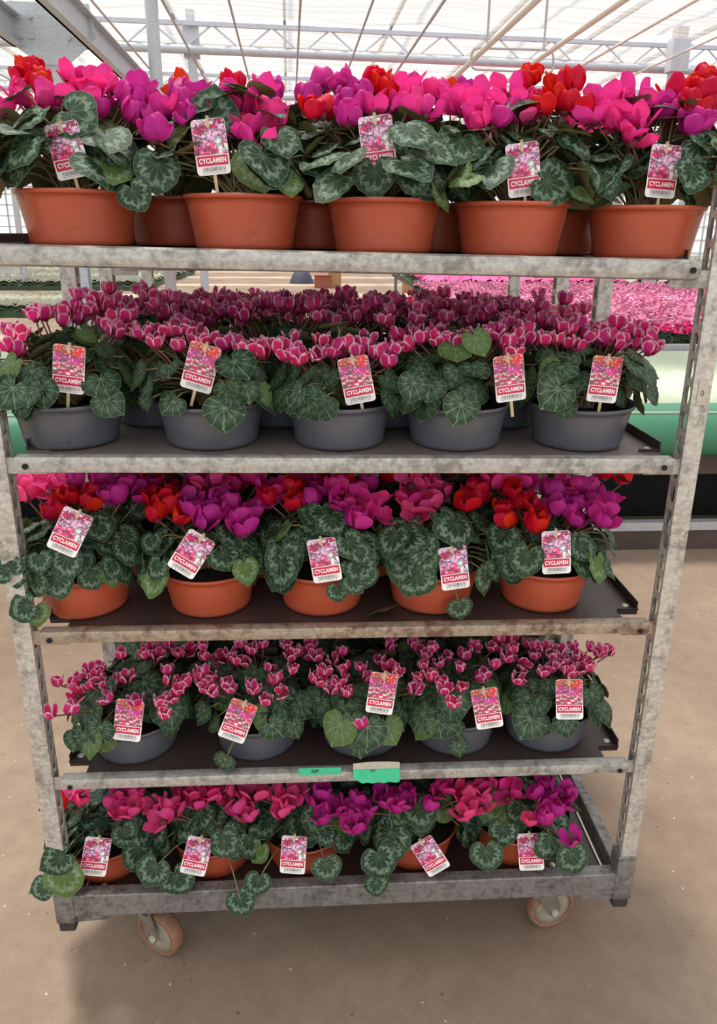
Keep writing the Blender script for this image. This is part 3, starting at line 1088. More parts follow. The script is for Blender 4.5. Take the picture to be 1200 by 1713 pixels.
LEAF = {'silver': [leaf_mesh(10+k, M['leaf_silver']) for k in range(8)], 'vein': [leaf_mesh(40+k, M['leaf_vein']) for k in range(8)]}


def petal_geom(L, W, flare, twist, rg, b=0.006, curl=0.0):
    """one upswept petal in the +x direction; returns verts, faces, uv"""
    T_ = [0, .10, .24, .40, .56, .70, .82, .91, .97, 1.0]
    nt, nu = len(T_)-1, 4
    v, f, uv = [], [], []
    for i, t_ in enumerate(T_):
        rho = b + L*(.20*math.sin(min(1, t_*3)*math.pi/2) + flare*t_**1.3) - L*.10*t_*t_
        z = -L*.06*math.sin(min(1, t_*3)*math.pi) + L*(t_**1.15)*math.sqrt(max(.05, 1-flare*flare*.8)) - curl*L*t_**4
        q = min(1, t_/.55)
        w = W*.5*(.40+.60*q*q*(3-2*q))
        if t_ > .55:
            w *= math.sqrt(max(.012, 1-((t_-.55)/.45)**2.6))
        tw = twist*t_
        for j in range(nu+1):
            u = -1+2*j/nu
            yy = u*w
            dep = -.30*w*(1-u*u)+.05*W*math.sin(5*t_+u*3)
            v.append((rho-dep*math.cos(tw)+yy*math.sin(tw), yy*math.cos(tw)+dep*math.sin(tw)*.3, z+abs(u)*0-.08*W*u*u*t_))
            uv.append((j/nu, t_))
    for i in range(nt):
        for j in range(nu):
            a = i*(nu+1)+j
            f.append((a, a+1, a+nu+2, a+nu+1))
    return v, f, uv


def mesh_uv(name, parts, mats, mi=None):
    v, f, uv, m_ = [], [], [], []
    for (pv, pf, pu, idx) in parts:
        b = len(v)
        v += pv; uv += pu
        f += [tuple(i+b for i in q) for q in pf]
        m_ += [idx]*len(pf)
    me = bpy.data.meshes.new(name)
    me.from_pydata(v, [], f)
    for q in mats:
        me.materials.append(q)
    me.polygons.foreach_set('material_index', m_)
    me.polygons.foreach_set('use_smooth', [True]*len(f))
    ul = me.uv_layers.new(name='UVMap')
    vi = [0]*len(me.loops)
    me.loops.foreach_get('vertex_index', vi)
    ul.data.foreach_set('uv', [c for i in vi for c in uv[i]])
    me.update()
    return me


def calyx_geom(s):
    mb = MB()
    mb.lathe([(0, -.006*s), (.006*s, -.005*s), (.0085*s, 0), (.0085*s, .004*s), (.004*s, .007*s), (0, .007*s)], 8)
    return mb.v, mb.f, [(0.5, 0.05)]*len(mb.v)


# big flowers are a calyx with five petal children; small ones are one mesh
BIGP = {c: [] for c in 'PKUR'}
for c in BIGP:
    rg = random.Random(c)
    for k in range(7):
        pv, pf, pu = petal_geom(.047, .036, rg.choice([.05, .18, .32, .5, .7]), rg.uniform(-.7, 1.0), rg, .007, rg.uniform(0, .25))
        BIGP[c].append(mesh_uv('petal', [(pv, pf, pu, 0)], [PETAL[c]]))
cv, cf, cu = calyx_geom(1.2)
CALYX = mesh_uv('flower', [(cv, cf, cu, 0)], [M['calyx']])
WHOLE = {}
for c in 'PKURBD':
    WHOLE[c] = []
    rg = random.Random(c+'w')
    for k in range(6):
        big = c in 'PKUR'
        parts = [calyx_geom(1.0 if big else .8)+(1,)]
        fl = rg.choice([.08, .2, .35]) if big else rg.choice([.16, .28, .40])
        for j in range(5):
            L, W = (.047, .036) if big else (.033, .022)
            pv, pf, pu = petal_geom(L*rg.uniform(.9, 1.05), W*rg.uniform(.9, 1.1), max(.02, fl+rg.uniform(-.12, .14)), rg.uniform(-.5, .7), rg, .006 if big else .0045, rg.uniform(0, .2))
            R_ = Matrix.Rotation(2*math.pi*j/5+rg.uniform(-.25, .25), 3, 'Z')
            parts.append(([tuple(R_ @ Vector(q)) for q in pv], pf, pu, 0))
        WHOLE[c].append(mesh_uv('flower', parts, [PETAL[c], M['calyx']]))


def frame(n, d):
    n = n.normalized()
    d = (d-n*d.dot(n))
    if d.length < 1e-4:
        d = n.orthogonal()
    d.normalize()
    x = d.cross(n)
    return Matrix((x, d, n)).transposed()


def add_leaf(parent, stems, crown, p, n, d, L, style, rg):
    R_ = frame(n, d)
    L = L/1.45
    o = link('leaf', rg.choice(LEAF[style]), parent)
    base = p-(R_ @ Vector((0, .28*L, 0)))
    o.matrix_basis = Matrix.Translation(base) @ R_.to_4x4() @ Matrix.Diagonal((L, L, L, 1))
    # stalk
    c0 = Vector(crown)+Vector((rg.uniform(-.02, .02), rg.uniform(-.02, .02), 0))
    out = Vector((base.x-c0.x, base.y-c0.y, 0))
    mid = c0+out*.45+Vector((0, 0, max(.03, (base.z-c0.z)*.8+.035)))
    pts = [c0*(1-q)**2+mid*(2*q*(1-q))+base*(q*q) for q in (0, .25, .5, .75, 1)]
    stems.tube(pts, [.0026, .0023, .002, .0018, .0016], 4, 0, False)
    return o


def add_flower(parent, stems, crown, p, c, s, tilt, az, rg, petals):
    ax = Vector((math.sin(tilt)*math.cos(az), math.sin(tilt)*math.sin(az), math.cos(tilt)))
    R_ = frame(ax, Vector((math.cos(az+1.3), math.sin(az+1.3), 0.1)))
    Mx = Matrix.Translation(p) @ R_.to_4x4() @ Matrix.Diagonal((s, s, s, 1))
    if petals and c in BIGP:
        o = link('flower', CALYX, parent, None, Mx)
        k0 = rg.uniform(0, 6.28)
        fl = rg.randrange(7)
        for j in range(5):
            me = BIGP[c][fl if rg.random() < .55 else rg.randrange(7)]
            a = k0+2*math.pi*j/5+rg.uniform(-.22, .22)
            link('petal', me, o, None, Matrix.Rotation(a, 4, 'Z') @ Matrix.Rotation(rg.uniform(-.12, .12), 4, 'X') @ Matrix.Scale(rg.uniform(.88, 1.06), 4))
    else:
        o = link('flower', rg.choice(WHOLE[c]), parent, None, Mx)
    c0 = Vector(crown)+Vector((rg.uniform(-.025, .025), rg.uniform(-.025, .025), 0))
    mid = Vector((c0.x*.4+p.x*.6, c0.y*.4+p.y*.6, c0.z*.45+p.z*.55+.02))
    pts = [c0*(1-q)**2+mid*(2*q*(1-q))+Vector(p)*(q*q) for q in (0, .25, .5, .75, .95)]
    stems.tube(pts, .0019, 4, 1, False)
    return o


ORD = ['leftmost', 'second from left', 'middle', 'second from right', 'rightmost']
ORD4 = ['leftmost', 'second from left', 'second from right', 'rightmost']
TIER = ['top tier', 'second tier', 'third tier', 'fourth tier', 'bottom tier']


def plant(x, y, z, pot, style, n_leaf, Lf, R, H, flowers, seed, label, group, petals=False, holes=(), avoid=(), low=-22.0, hero=(), facing=1.0):
    """flowers: (x, y, z, colour, size) in world space; holes: tag spots kept clear of leaves"""
    rg = random.Random(seed)
    P = POTS[pot]
    e = tag(link('potted_cyclamen', None, None, (x, y, z)), label, 'plant', group)
    po = link('bowl_pot', P['me'], e)
    po.rotation_euler.z = rg.uniform(0, 6)
    link('soil', P['soil'], e)
    zs = P['h']-.012
    crown = (0, 0, zs)
    st = MB()
    k = 0
    tries = 0
    off = rg.uniform(0, 6.28)
    while k < n_leaf and tries < n_leaf*5:
        tries += 1
        ph = off+tries*2.39996+rg.uniform(-.25, .25)
        q = ((tries*0.7548777+.37) % 1.0)
        el = math.radians(low+(88-low)*q**1.15+rg.uniform(-7, 7))
        sh = rg.uniform(.80, 1.06) if rg.random() < .75 else rg.uniform(.5, .8)
        rad = Vector((math.cos(ph), math.sin(ph), 0))
        p = rad*(R*math.cos(el)*sh)+Vector((0, 0, zs+.022+H*math.sin(max(el, -.9))*sh*(1 if el > 0 else .55)))
        if el < 0 and rad.length*R*math.cos(el)*sh < P['R']*1.02:
            continue
        wp = p+Vector((x, y, z))
        if any(abs(wp.x-h[0]) < .052 and abs(wp.z-h[2]) < .064 and wp.y < h[1]+.045 for h in holes):
            continue
        if avoid:
            ax_, ay_, aw_ = proj(wp)
            if any(abs(ax_-q[0]) < q[3] and abs(ay_-q[1]) < q[4] and aw_ < q[2]+.03 for q in avoid) and rg.random() < .93:
                continue
        n = rad*(.25+.75*math.cos(el))*facing+Vector((0, 0, .45+.75*math.sin(el)))+Vector((rg.uniform(-1, 1), rg.uniform(-1, 1), rg.uniform(-.6, .6)))*.38
        d = rad*.8+Vector((0, 0, -.75))+Vector((rg.uniform(-1, 1), rg.uniform(-1, 1), rg.uniform(-.5, .5)))*.5
        L = Lf*rg.uniform(.62, 1.16)
        # keep clear of the bowl's wall
        if p.z < P['h'] and math.hypot(p.x, p.y) < P['R']*1.06:
            p += rad*(P['R']*1.10-math.hypot(p.x, p.y))
        add_leaf(e, st, crown, p, n, d, L, style, rg)
        k += 1
    for (px_, py_, pz_, nx_, ny_, nz_, dx_, dz_, L) in hero:
        add_leaf(e, st, crown, Vector((px_-x, py_-y, pz_-z)), Vector((nx_, ny_, nz_)), Vector((dx_, -.1, dz_)), L, style, rg)
    for (fx, fy, fz, c, s) in flowers:
        add_flower(e, st, crown, Vector((fx-x, fy-y, fz-z)), c, s, abs(rg.gauss(0, .45)), rg.uniform(0, 6.28), rg, petals)
    tag(st.build('stems', [M['stem'], M['stem_red']], e, True), kind='stuff')
    return e


# ---- what the photograph shows in the front rows: bowls, tags, flowers
FRONT = [  # pixel x of each bowl's middle, tier by tier
    [136, 409, 642, 853, 1076],
    [121, 356, 568, 761, 965],
    [147, 355, 539, 720, 902],
    [232, 433, 605, 755, 905],
    [190, 365, 510, 690, 850],
]
TAGS = [
    [(113, 252, 11), (353, 246, 6), (632, 240, 8), (876, 284, 8), (1110, 287, -3)],
    [(115, 618, -7), (336, 615, -17), (597, 636, 12), (853, 633, 8), (1012, 635, -5)],
    [(117, 890, -27), (320, 927, -33), (543, 937, 11), (760, 950, 6), (931, 924, 3)],
    [(215, 1205, -7), (398, 1206, -22), (639, 1160, -9), (815, 1185, 11), (953, 1170, 3)],
    [(160, 1433, -12), (329, 1432, -15), (491, 1430, -3), (720, 1432, 33), (888, 1425, 6)],
]
FL0 = [(38, 128, 'R'), (60, 132, 'R'), (52, 118, 'R'), (72, 142, 'R'), (25, 152, 'P'), (46, 160, 'P'), (4, 180, 'P'), (98, 168, 'P'), (75, 168, 'K'),
       (118, 124, 'P'), (136, 140, 'P'), (150, 132, 'P'), (166, 148, 'P'), (184, 140, 'P'), (150, 160, 'P'), (165, 184, 'U'), (203, 162, 'U'), (216, 188, 'U'),
       (236, 142, 'U'), (240, 164, 'U'), (225, 170, 'U'), (240, 198, 'U'), (266, 184, 'U'), (258, 222, 'U'), (280, 178, 'P'), (300, 148, 'U'), (326, 148, 'U'), (308, 172, 'U'), (318, 188, 'U'),
       (393, 138, 'R'), (388, 156, 'P'), (404, 158, 'P'), (420, 170, 'P'), (437, 142, 'P'), (400, 178, 'P'), (446, 184, 'P'), (466, 200, 'P'), (376, 168, 'P'), (412, 216, 'P'), (434, 236, 'P'), (420, 206, 'K'),
       (526, 184, 'R'), (540, 180, 'R'), (565, 140, 'U'), (580, 132, 'U'), (596, 148, 'U'), (572, 166, 'U'), (592, 176, 'U'), (582, 196, 'U'), (606, 158, 'U'),
       (634, 134, 'R'), (622, 144, 'R'), (648, 152, 'R'), (636, 178, 'P'), (656, 164, 'P'), (684, 138, 'P'), (700, 168, 'P'), (712, 182, 'P'), (726, 152, 'P'), (694, 184, 'P'),
       (764, 158, 'P'), (772, 176, 'P'), (784, 186, 'P'), (806, 158, 'P'), (800, 178, 'P'), (808, 200, 'P'), (838, 172, 'P'), (852, 148, 'P'), (860, 166, 'P'), (826, 196, 'U'), (878, 190, 'K'),
       (886, 134, 'R'), (894, 122, 'R'), (900, 166, 'R'), (908, 180, 'R'), (930, 160, 'R'), (954, 142, 'R'), (944, 174, 'R'), (970, 184, 'R'), (936, 146, 'R'),
       (996, 190, 'P'), (1012, 164, 'P'), (1020, 186, 'P'), (1036, 178, 'P'), (1036, 198, 'P'), (1050, 186, 'P'), (1062, 160, 'P'), (1070, 180, 'P'), (1086, 166, 'P'), (1054, 212, 'P'), (1058, 228, 'P'), (1068, 200, 'P'),
       (1108, 170, 'U'), (1114, 184, 'U'), (1130, 160, 'R'), (1150, 168, 'R'), (1142, 180, 'R'), (1160, 146, 'R'), (1178, 128, 'R'), (1176, 158, 'R'), (1166, 186, 'R'), (1190, 186, 'R'), (1194, 146, 'R'), (1152, 212, 'U'), (1174, 204, 'U')]
FL2 = [(64, 790, 'K'), (52, 806, 'K'), (46, 822, 'K'), (98, 800, 'K'), (86, 812, 'K'), (88, 842, 'R'), (104, 830, 'R'), (118, 826, 'R'), (154, 818, 'R'), (146, 838, 'R'), (84, 852, 'R'),
       (190, 812, 'U'), (168, 800, 'U'), (214, 806, 'U'), (236, 822, 'U'), (206, 822, 'U'), (128, 800, 'U'), (180, 824, 'U'), (258, 830, 'R'), (272, 846, 'R'), (290, 834, 'R'), (264, 856, 'R'), (300, 856, 'R'), (276, 824, 'R'),
       (318, 836, 'U'), (324, 852, 'U'), (352, 834, 'U'), (372, 838, 'U'), (346, 860, 'U'), (364, 854, 'U'), (398, 862, 'U'), (424, 850, 'U'), (408, 880, 'U'), (388, 842, 'U'), (338, 868, 'U'),
       (356, 800, 'K'), (346, 806, 'K'), (372, 806, 'P'), (432, 794, 'P'), (460, 820, 'R'), (492, 814, 'R'), (500, 832, 'R'), (450, 828, 'R'),
       (526, 832, 'U'), (542, 814, 'U'), (556, 808, 'P'), (574, 812, 'P'), (590, 818, 'P'), (560, 834, 'U'), (610, 842, 'P'), (626, 832, 'P'), (606, 858, 'P'), (594, 866, 'U'), (632, 850, 'P'), (580, 836, 'P'),
       (688, 800, 'K'), (704, 798, 'K'), (722, 802, 'K'), (738, 820, 'K'), (732, 834, 'K'), (694, 840, 'K'), (700, 852, 'K'), (686, 828, 'P'), (784, 828, 'R'), (796, 816, 'R'), (778, 838, 'R'), (800, 830, 'R'),
       (850, 814, 'R'), (842, 846, 'R'), (866, 838, 'R'), (890, 836, 'R'), (900, 856, 'R'), (846, 866, 'R'), (896, 874, 'R'), (922, 820, 'U'), (934, 842, 'U'), (950, 850, 'U'), (958, 838, 'U'), (986, 832, 'U'),
       (1008, 846, 'U'), (1014, 828, 'U'), (980, 814, 'U'), (956, 862, 'U'), (1004, 862, 'U'), (992, 850, 'U'), (938, 806, 'P'), (962, 804, 'P'), (1050, 788, 'R'), (1010, 786, 'R'), (880, 800, 'P'), (830, 800, 'P')]
FL4 = [(112, 1324, 'K'), (140, 1318, 'K'), (132, 1330, 'K'), (104, 1334, 'R'), (204, 1316, 'P'), (214, 1338, 'K'), (230, 1322, 'P'), (196, 1344, 'K'), (222, 1350, 'K'),
       (264, 1334, 'K'), (282, 1346, 'K'), (274, 1364, 'K'), (290, 1356, 'K'), (318, 1314, 'K'), (306, 1330, 'P'), (330, 1338, 'K'), (324, 1326, 'K'), (374, 1312, 'K'), (386, 1322, 'K'), (366, 1326, 'K'), (390, 1308, 'K'),
       (414, 1322, 'K'), (406, 1346, 'K'), (430, 1324, 'K'), (416, 1358, 'K'), (350, 1322, 'P'), (468, 1324, 'K'), (480, 1334, 'K'), (490, 1318, 'K'), (474, 1350, 'K'),
       (536, 1322, 'U'), (530, 1334, 'U'), (540, 1362, 'U'), (562, 1346, 'U'), (576, 1352, 'U'), (600, 1336, 'U'), (594, 1360, 'U'), (586, 1372, 'U'), (640, 1324, 'U'), (650, 1338, 'U'), (662, 1326, 'U'), (680, 1318, 'U'), (686, 1336, 'U'), (670, 1342, 'U'), (614, 1350, 'U'), (604, 1374, 'U'),
       (716, 1342, 'U'), (744, 1304, 'P'), (758, 1312, 'P'), (736, 1318, 'P'), (776, 1324, 'K'), (784, 1340, 'K'), (800, 1326, 'K'), (806, 1340, 'K'), (778, 1356, 'K'), (810, 1312, 'K'), (822, 1300, 'P'), (836, 1308, 'P'), (856, 1312, 'P'), (850, 1324, 'P'),
       (914, 1306, 'U'), (904, 1320, 'U'), (908, 1334, 'U'), (922, 1326, 'U'), (940, 1318, 'U'), (956, 1326, 'U'), (904, 1354, 'U'), (918, 1366, 'U'), (926, 1352, 'U'), (962, 1396, 'U'), (886, 1366, 'K'), (938, 1334, 'U')]
FL3 = [(97, 1134), (86, 1187), (115, 1182), (131, 1153), (130, 1134), (150, 1114), (165, 1111), (176, 1126), (193, 1134), (205, 1088), (228, 1168), (186, 1159), (210, 1128), (140, 1122), (160, 1124), (172, 1140), (152, 1140),
       (250, 1079), (245, 1088), (282, 1066), (262, 1090), (300, 1086), (338, 1074), (345, 1090), (280, 1116), (282, 1134), (276, 1168), (290, 1160), (300, 1148), (278, 1188), (268, 1170), (316, 1134), (330, 1126), (342, 1118), (354, 1126), (345, 1146), (360, 1150), (374, 1138), (386, 1146), (336, 1136),
       (384, 1088), (396, 1100), (404, 1070), (424, 1082), (440, 1072), (412, 1100), (420, 1136), (424, 1148), (448, 1114), (466, 1128), (478, 1148), (490, 1114), (446, 1166), (456, 1134), (488, 1092), (480, 1074), (500, 1084), (530, 1092), (558, 1098), (572, 1086), (580, 1110), (540, 1118), (522, 1128), (534, 1134), (556, 1146), (574, 1132), (564, 1140), (582, 1152), (520, 1074),
       (612, 1126), (605, 1110), (650, 1074), (660, 1116), (655, 1112), (690, 1070), (640, 1096), (608, 1206), (690, 1138), (692, 1148), (712, 1090), (708, 1108), (722, 1126), (730, 1076), (744, 1148), (770, 1110), (752, 1090), (736, 1104), (742, 1136), (770, 1142), (758, 1170), (796, 1120), (812, 1122), (775, 1090), (790, 1072), (700, 1128),
       (828, 1106), (846, 1094), (858, 1080), (872, 1100), (824, 1076), (836, 1064), (862, 1130), (880, 1070), (898, 1090), (910, 1078), (908, 1118), (918, 1110), (932, 1106), (944, 1100), (956, 1112), (966, 1090), (978, 1098), (985, 1110), (960, 1074), (1000, 1086), (1010, 1080), (1024, 1080), (940, 1082), (926, 1092), (986, 1076), (950, 1120), (972, 1112), (894, 1074)]
FL1 = [(104, 530), (112, 516), (122, 510), (130, 526), (18, 546), (30, 556), (16, 572), (30, 580), (44, 552), (66, 515), (76, 520), (60, 522), (160, 498), (168, 510), (190, 548), (196, 530), (182, 540), (200, 550), (216, 524), (150, 512),
       (232, 545), (236, 552), (262, 568), (256, 546), (272, 548), (288, 546), (304, 572), (300, 548), (330, 566), (318, 548), (340, 566), (350, 560), (380, 570), (395, 568), (404, 580), (418, 578), (436, 574), (452, 570), (440, 584), (462, 576),
       (484, 576), (494, 590), (500, 596), (512, 584), (524, 582), (536, 588), (556, 584), (562, 580), (582, 572), (596, 584), (480, 590), (490, 560), (540, 566), (610, 560), (616, 572), (630, 586), (650, 600), (640, 582), (656, 578),
       (668, 556), (690, 570), (702, 560), (730, 560), (745, 562), (748, 588), (734, 564), (772, 560), (790, 562), (794, 556), (770, 568), (800, 556), (716, 552), (826, 552), (838, 546), (832, 564), (850, 568), (858, 586), (872, 562), (866, 560), (850, 552), (888, 560), (880, 548), (820, 560),
       (910, 562), (930, 562), (944, 548), (954, 546), (950, 568), (962, 572), (976, 556), (990, 558), (1006, 556), (1020, 562), (1030, 570), (1044, 560), (1060, 570), (1074, 566), (1080, 556), (1090, 572), (1084, 578), (1064, 552), (1096, 560), (1014, 540), (1030, 540), (1050, 544), (1076, 540), (1000, 544), (970, 540), (1088, 548), (940, 540)]
# single leaves that stand out: pixel, depth, size, where the tip points, how far the face looks up
HERO = [
    [(628, 300, .035, .074, .1, -1, .15), (433, 284, .04, .084, .2, -1, .1), (700, 240, .05, .075, .6, -1, .5), (770, 245, .05, .08, -.3, -.9, .7), (930, 310, .04, .086, .9, -.4, .3),
     (1157, 297, .01, .066, -.3, -1, .4), (130, 195, .06, .085, .8, -.5, .5), (350, 180, .09, .085, .1, 1, .1), (262, 290, .05, .08, -.1, -1, .2), (228, 330, .03, .06, .5, -1, .2), (1015, 310, .05, .062, .2, -1, .4), (1180, 250, .05, .07, .6, -1, .4)],
    [(650, 0, 0, 0, 0, 0, 0)][:0]+[(72, 660, .0, .062, .1, -1, .2), (690, 545+105, .01, .06, -.3, -1, .3), (925, 660, .01, .075, -.6, -.6, .2), (800, 575, .05, .06, .3, -1, .6), (385, 655, .0, .05, .3, -.8, -.3)],
    [(8, 943, .0, .07, -.6, 1, .4), (36, 1018, -.01, .06, -1, -.4, .5), (62, 1030, -.005, .05, .2, -1, .3), (112, 945, .0, .07, .1, -1, .4), (565, 992, .0, .045, .1, -1, .3), (690, 945, .02, .04, .3, -1, .4), (715, 948, .01, .058, .5, -1, .5), (605, 955, .01, .06, .4, -1, .5), (770, 1020, .01, .05, .2, -1, .1)],
    [(600, 1252, .0, .05, .1, -1, .4), (375, 1275, -.005, .045, -.4, -1, .2), (770, 1253, .005, .044, .1, -1, .4), (125, 1240, .02, .05, -.3, -1, .3), (145, 1245, .02, .05, .3, -1, .3), (950, 1215, .0, .06, .2, -1, .5), (735, 1215, .0, .06, .3, -1, .5)],
    [(405, 1512, -.03, .066, .4, -1, .6), (108, 1475, -.02, .088, .1, -1, .3), (92, 1440, -.01, .078, -.9, -.4, .4), (66, 1488, -.03, .05, -1, -.3, .5), (637, 1445, .0, .085, .2, -1, .5), (630, 1485, -.02, .05, .2, -1, .4), (815, 1435, .01, .075, .1, -1, .5), (300, 1475, .0, .075, .5, -1, .5), (255, 1460, .0, .075, -.4, -1, .5), (548, 1455, .0, .065, .3, -1, .5), (960, 1440, .0, .08, .2, -1, .4), (430, 1480, -.01, .06, -.3, -1, .5), (380, 1415, .02, .065, .4, -.7, .8)],
]
FLS = [FL0, FL1, FL2, FL3, FL4]

LEVEL = [s['z'] for s in SH]+[.235]
TILT = [s['tilt'] for s in SH]+[0.0]
CFG = [dict(pot='big', style='silver', L=.082, R=.154, H=.165, n=74, low=2, facing=0.62, cols='PURK'),
       dict(pot='grey', style='vein', L=.062, R=.140, H=.125, n=108, low=-8, facing=1.0, cols='D'),
       dict(pot='terra', style='silver', L=.072, R=.143, H=.112, n=92, low=-10, facing=1.0, cols='PURK'),
       dict(pot='grey', style='vein', L=.070, R=.138, H=.085, n=92, low=-14, facing=1.0, cols='B'),
       dict(pot='terra', style='silver', L=.086, R=.142, H=.072, n=80, low=-12, facing=1.0, cols='KUKP')]
YF = [.130, .125, .122, .122, .138]


def level_z(ti, x):
    return LEVEL[ti] - math.tan(TILT[ti])*x + .001


tag_spots = []
for ti in range(5):
    cfg = CFG[ti]
    P = POTS[cfg['pot']]
    # bowls of the front row
    rowz = LEVEL[ti]+P['h']*.5
    xs = []
    for px in FRONT[ti]:
        py = {0: 385, 1: 720, 2: 1005, 3: 1250, 4: 1470}[ti]
        xs.append(at(px, py, YF[ti]).x)
    # tags
    spots = []
    for k, (px, py, rot) in enumerate(TAGS[ti]):
        Yt = YF[ti]-P['R']+(.030, .026, -.007, -.008, -.010)[ti]
        spots.append((at(px, py, Yt), rot))
    tag_spots.append((ti, xs, spots))
    holes = [s[0] for s in spots]
    # share the flowers out among the five plants
    mine = [[] for _ in xs]
    avoid = [proj(h)+((52, 62) if ti < 2 else (46, 56)) for h in holes]
    rg = random.Random(50+ti)
    for fl in FLS[ti]:
        px, py = fl[0], fl[1]
        zmid = None
        hi = {0: (105, 240), 1: (500, 600), 2: (790, 880), 3: (1065, 1200), 4: (1300, 1400)}[ti]
        q = (py-hi[0])/(hi[1]-hi[0])
        Yq = YF[ti]+.095-.17*max(0, min(1, q))+rg.uniform(-.012, .012)
        p = at(px, py+14, Yq)
        if ti >= 3:
            q = max(0, min(1, q))
            rise = (.118-.045*q if ti == 3 else .125-.035*q)+rg.uniform(-.008, .008)
            p = on(px, py+12, LEVEL[ti]+P['h']+rise)
        k = min(range(5), key=lambda i: abs(xs[i]-p.x))
        c = fl[2] if len(fl) > 2 else 'B'
        s = rg.uniform(.84, 1.1)*(.97, 1.0, .97, .84, .86)[ti]
        mine[k].append((p.x, p.y, p.z, c, s))
        avoid.append((px, py, proj(p)[2], (32, 30, 32, 27, 34)[ti], (32, 30, 32, 27, 34)[ti]))
    heroes = []
    for (px, py, Yh, L, dx, dz, up_) in HERO[ti]:
        h = at(px, py, Yh)
        heroes.append((min(range(5), key=lambda i: abs(xs[i]-h.x)), h.x, h.y, h.z, random.uniform(-.25, .25), -1.0, up_, dx, dz, L))
    for k, x in enumerate(xs):
        cs = []
        for f in mine[k]:
            if COLNAME[f[3]] not in cs:
                cs.append(COLNAME[f[3]])
        cs.sort(key=lambda c: -sum(1 for f in mine[k] if COLNAME[f[3]] == c))
        cw = ' and '.join(cs[:2])
        bowl = 'grey bowl' if cfg['pot'] == 'grey' else 'terracotta bowl'
        lb = '%s cyclamen in %s, %s, front row, %s' % (cw, bowl, ORD[k], TIER[ti])
        plant(x, YF[ti], level_z(ti, x), cfg['pot'], cfg['style'], cfg['n'], cfg['L'], cfg['R'], cfg['H'], mine[k], 1000+ti*50+k,
              lb, 'front row cyclamen on the %s' % TIER[ti], ti in (0, 2, 4), holes, avoid, low=cfg['low'], facing=cfg['facing'], hero=[h[1:] for h in heroes if h[0] == k])
    # the staggered rows behind
    gap = .178
    for row in (1, 2):
        if row == 1:
            bx_ = [(a+b)/2 for a, b in zip(xs, xs[1:])]
        else:
            bx_ = list(xs)
        Yr = YF[ti]+gap*row
        if Yr > .565-.06:
            Yr = .565-.065
        for k, x in enumerate(bx_):
            rg = random.Random(3000+ti*100+row*10+k)
            x2 = x*(1.0 if row == 1 else .985)
            x2 = max(-.53, min(.53, x2))
            zb = level_z(ti, x2)
            main = rg.choice(cfg['cols']); second = rg.choice(cfg['cols'])
            fl = []
            nfl = {0: 6, 1: 24, 2: 15, 3: 15, 4: 12}[ti]
            for _ in range(nfl):
                a = rg.uniform(0, 6.28); r = cfg['R']*.95*math.sqrt(rg.random())
                zf = zb+P['h']+cfg['H']*(.80+.38*rg.random())+.03-r*r*2.0
                if ti == 0:
                    zf -= .01
                c = main if rg.random() < .7 else second
                if ti == 1 and rg.random() < .3:
                    c = 'B'
                fl.append((x2+r*math.cos(a), Yr+r*math.sin(a), zf, c, rg.uniform(.85, 1.1)))
            rw = 'middle row' if row == 1 else 'back row'
            names = (ORD4 if row == 1 else ORD)
            cw = COLNAME[main]
            lb = '%s cyclamen in %s, %s, %s, %s' % (cw, 'grey bowl' if cfg['pot'] == 'grey' else 'terracotta bowl', names[k], rw, TIER[ti])
            plant(x2, Yr, zb, cfg['pot'], cfg['style'], 42 if row == 1 else 32, cfg['L'], cfg['R']*.98, cfg['H'], fl, 5000+ti*100+row*10+k,
                  lb, '%s cyclamen on the %s' % (rw, TIER[ti]), low=cfg['low'], facing=cfg['facing'])

# plants on the second trolley
for row in range(3):
    xs2 = [-.48, -.24, 0, .24, .48] if row != 1 else [-.36, -.12, .12, .36]
    Yr = Y2+.115+.165*row
    for k, x in enumerate(xs2):
        rg = random.Random(9000+row*10+k)
        zb = 1.236
        fl = []
        for _ in range(20):
            a = rg.uniform(0, 6.28); r = .12*math.sqrt(rg.random())
            fl.append((x+r*math.cos(a), Yr+r*math.sin(a), zb+.096+.125*(.78+.36*rg.random())+.02, 'D' if rg.random() < .7 else 'B', rg.uniform(.9, 1.1)))
        rw = ['front row', 'middle row', 'back row'][row]
        plant(x, Yr, zb, 'grey', 'vein', 22, .06, .125, .12, fl, 9500+row*10+k,
              'white-edged dark rose cyclamen, %s, %s of the trolley behind' % ((ORD4 if row == 1 else ORD)[k], rw), 'cyclamen on the trolley behind')

# ------------------------------------------------------------------ plant tags
TW, TH_ = .058, .088


def rounded(x0, x1, z0, z1, r4, n=5):
    """outline, corner radii in order bl, br, tr, tl"""
    pts = []
    for (cx, cz, a0, r) in ((x0, z0, 180, r4[0]), (x1, z0, 270, r4[1]), (x1, z1, 0, r4[2]), (x0, z1, 90, r4[3])):
        ox = cx+(r if cx == x0 else -r); oz = cz+(r if cz == z0 else -r)
        for k in range(n+1):
            a = math.radians(a0+90*k/n)
            pts.append((ox+r*math.cos(a), oz+r*math.sin(a)))
    return pts


def plate(pts, y0, y1):
    mb = MB()
    n = len(pts)
    mb.add([(x, y0, z) for x, z in pts]+[(x, y1, z) for x, z in pts],
           [tuple(range(n)), tuple(reversed(range(n, 2*n)))]+[(i, i+n, (i+1) % n+n, (i+1) % n) for i in range(n)])
    return mb


card_me = plate(rounded(-TW/2, TW/2, -TH_/2, TH_/2, (.006,)*4), -.0003, .0003).mesh('card', M['card'])


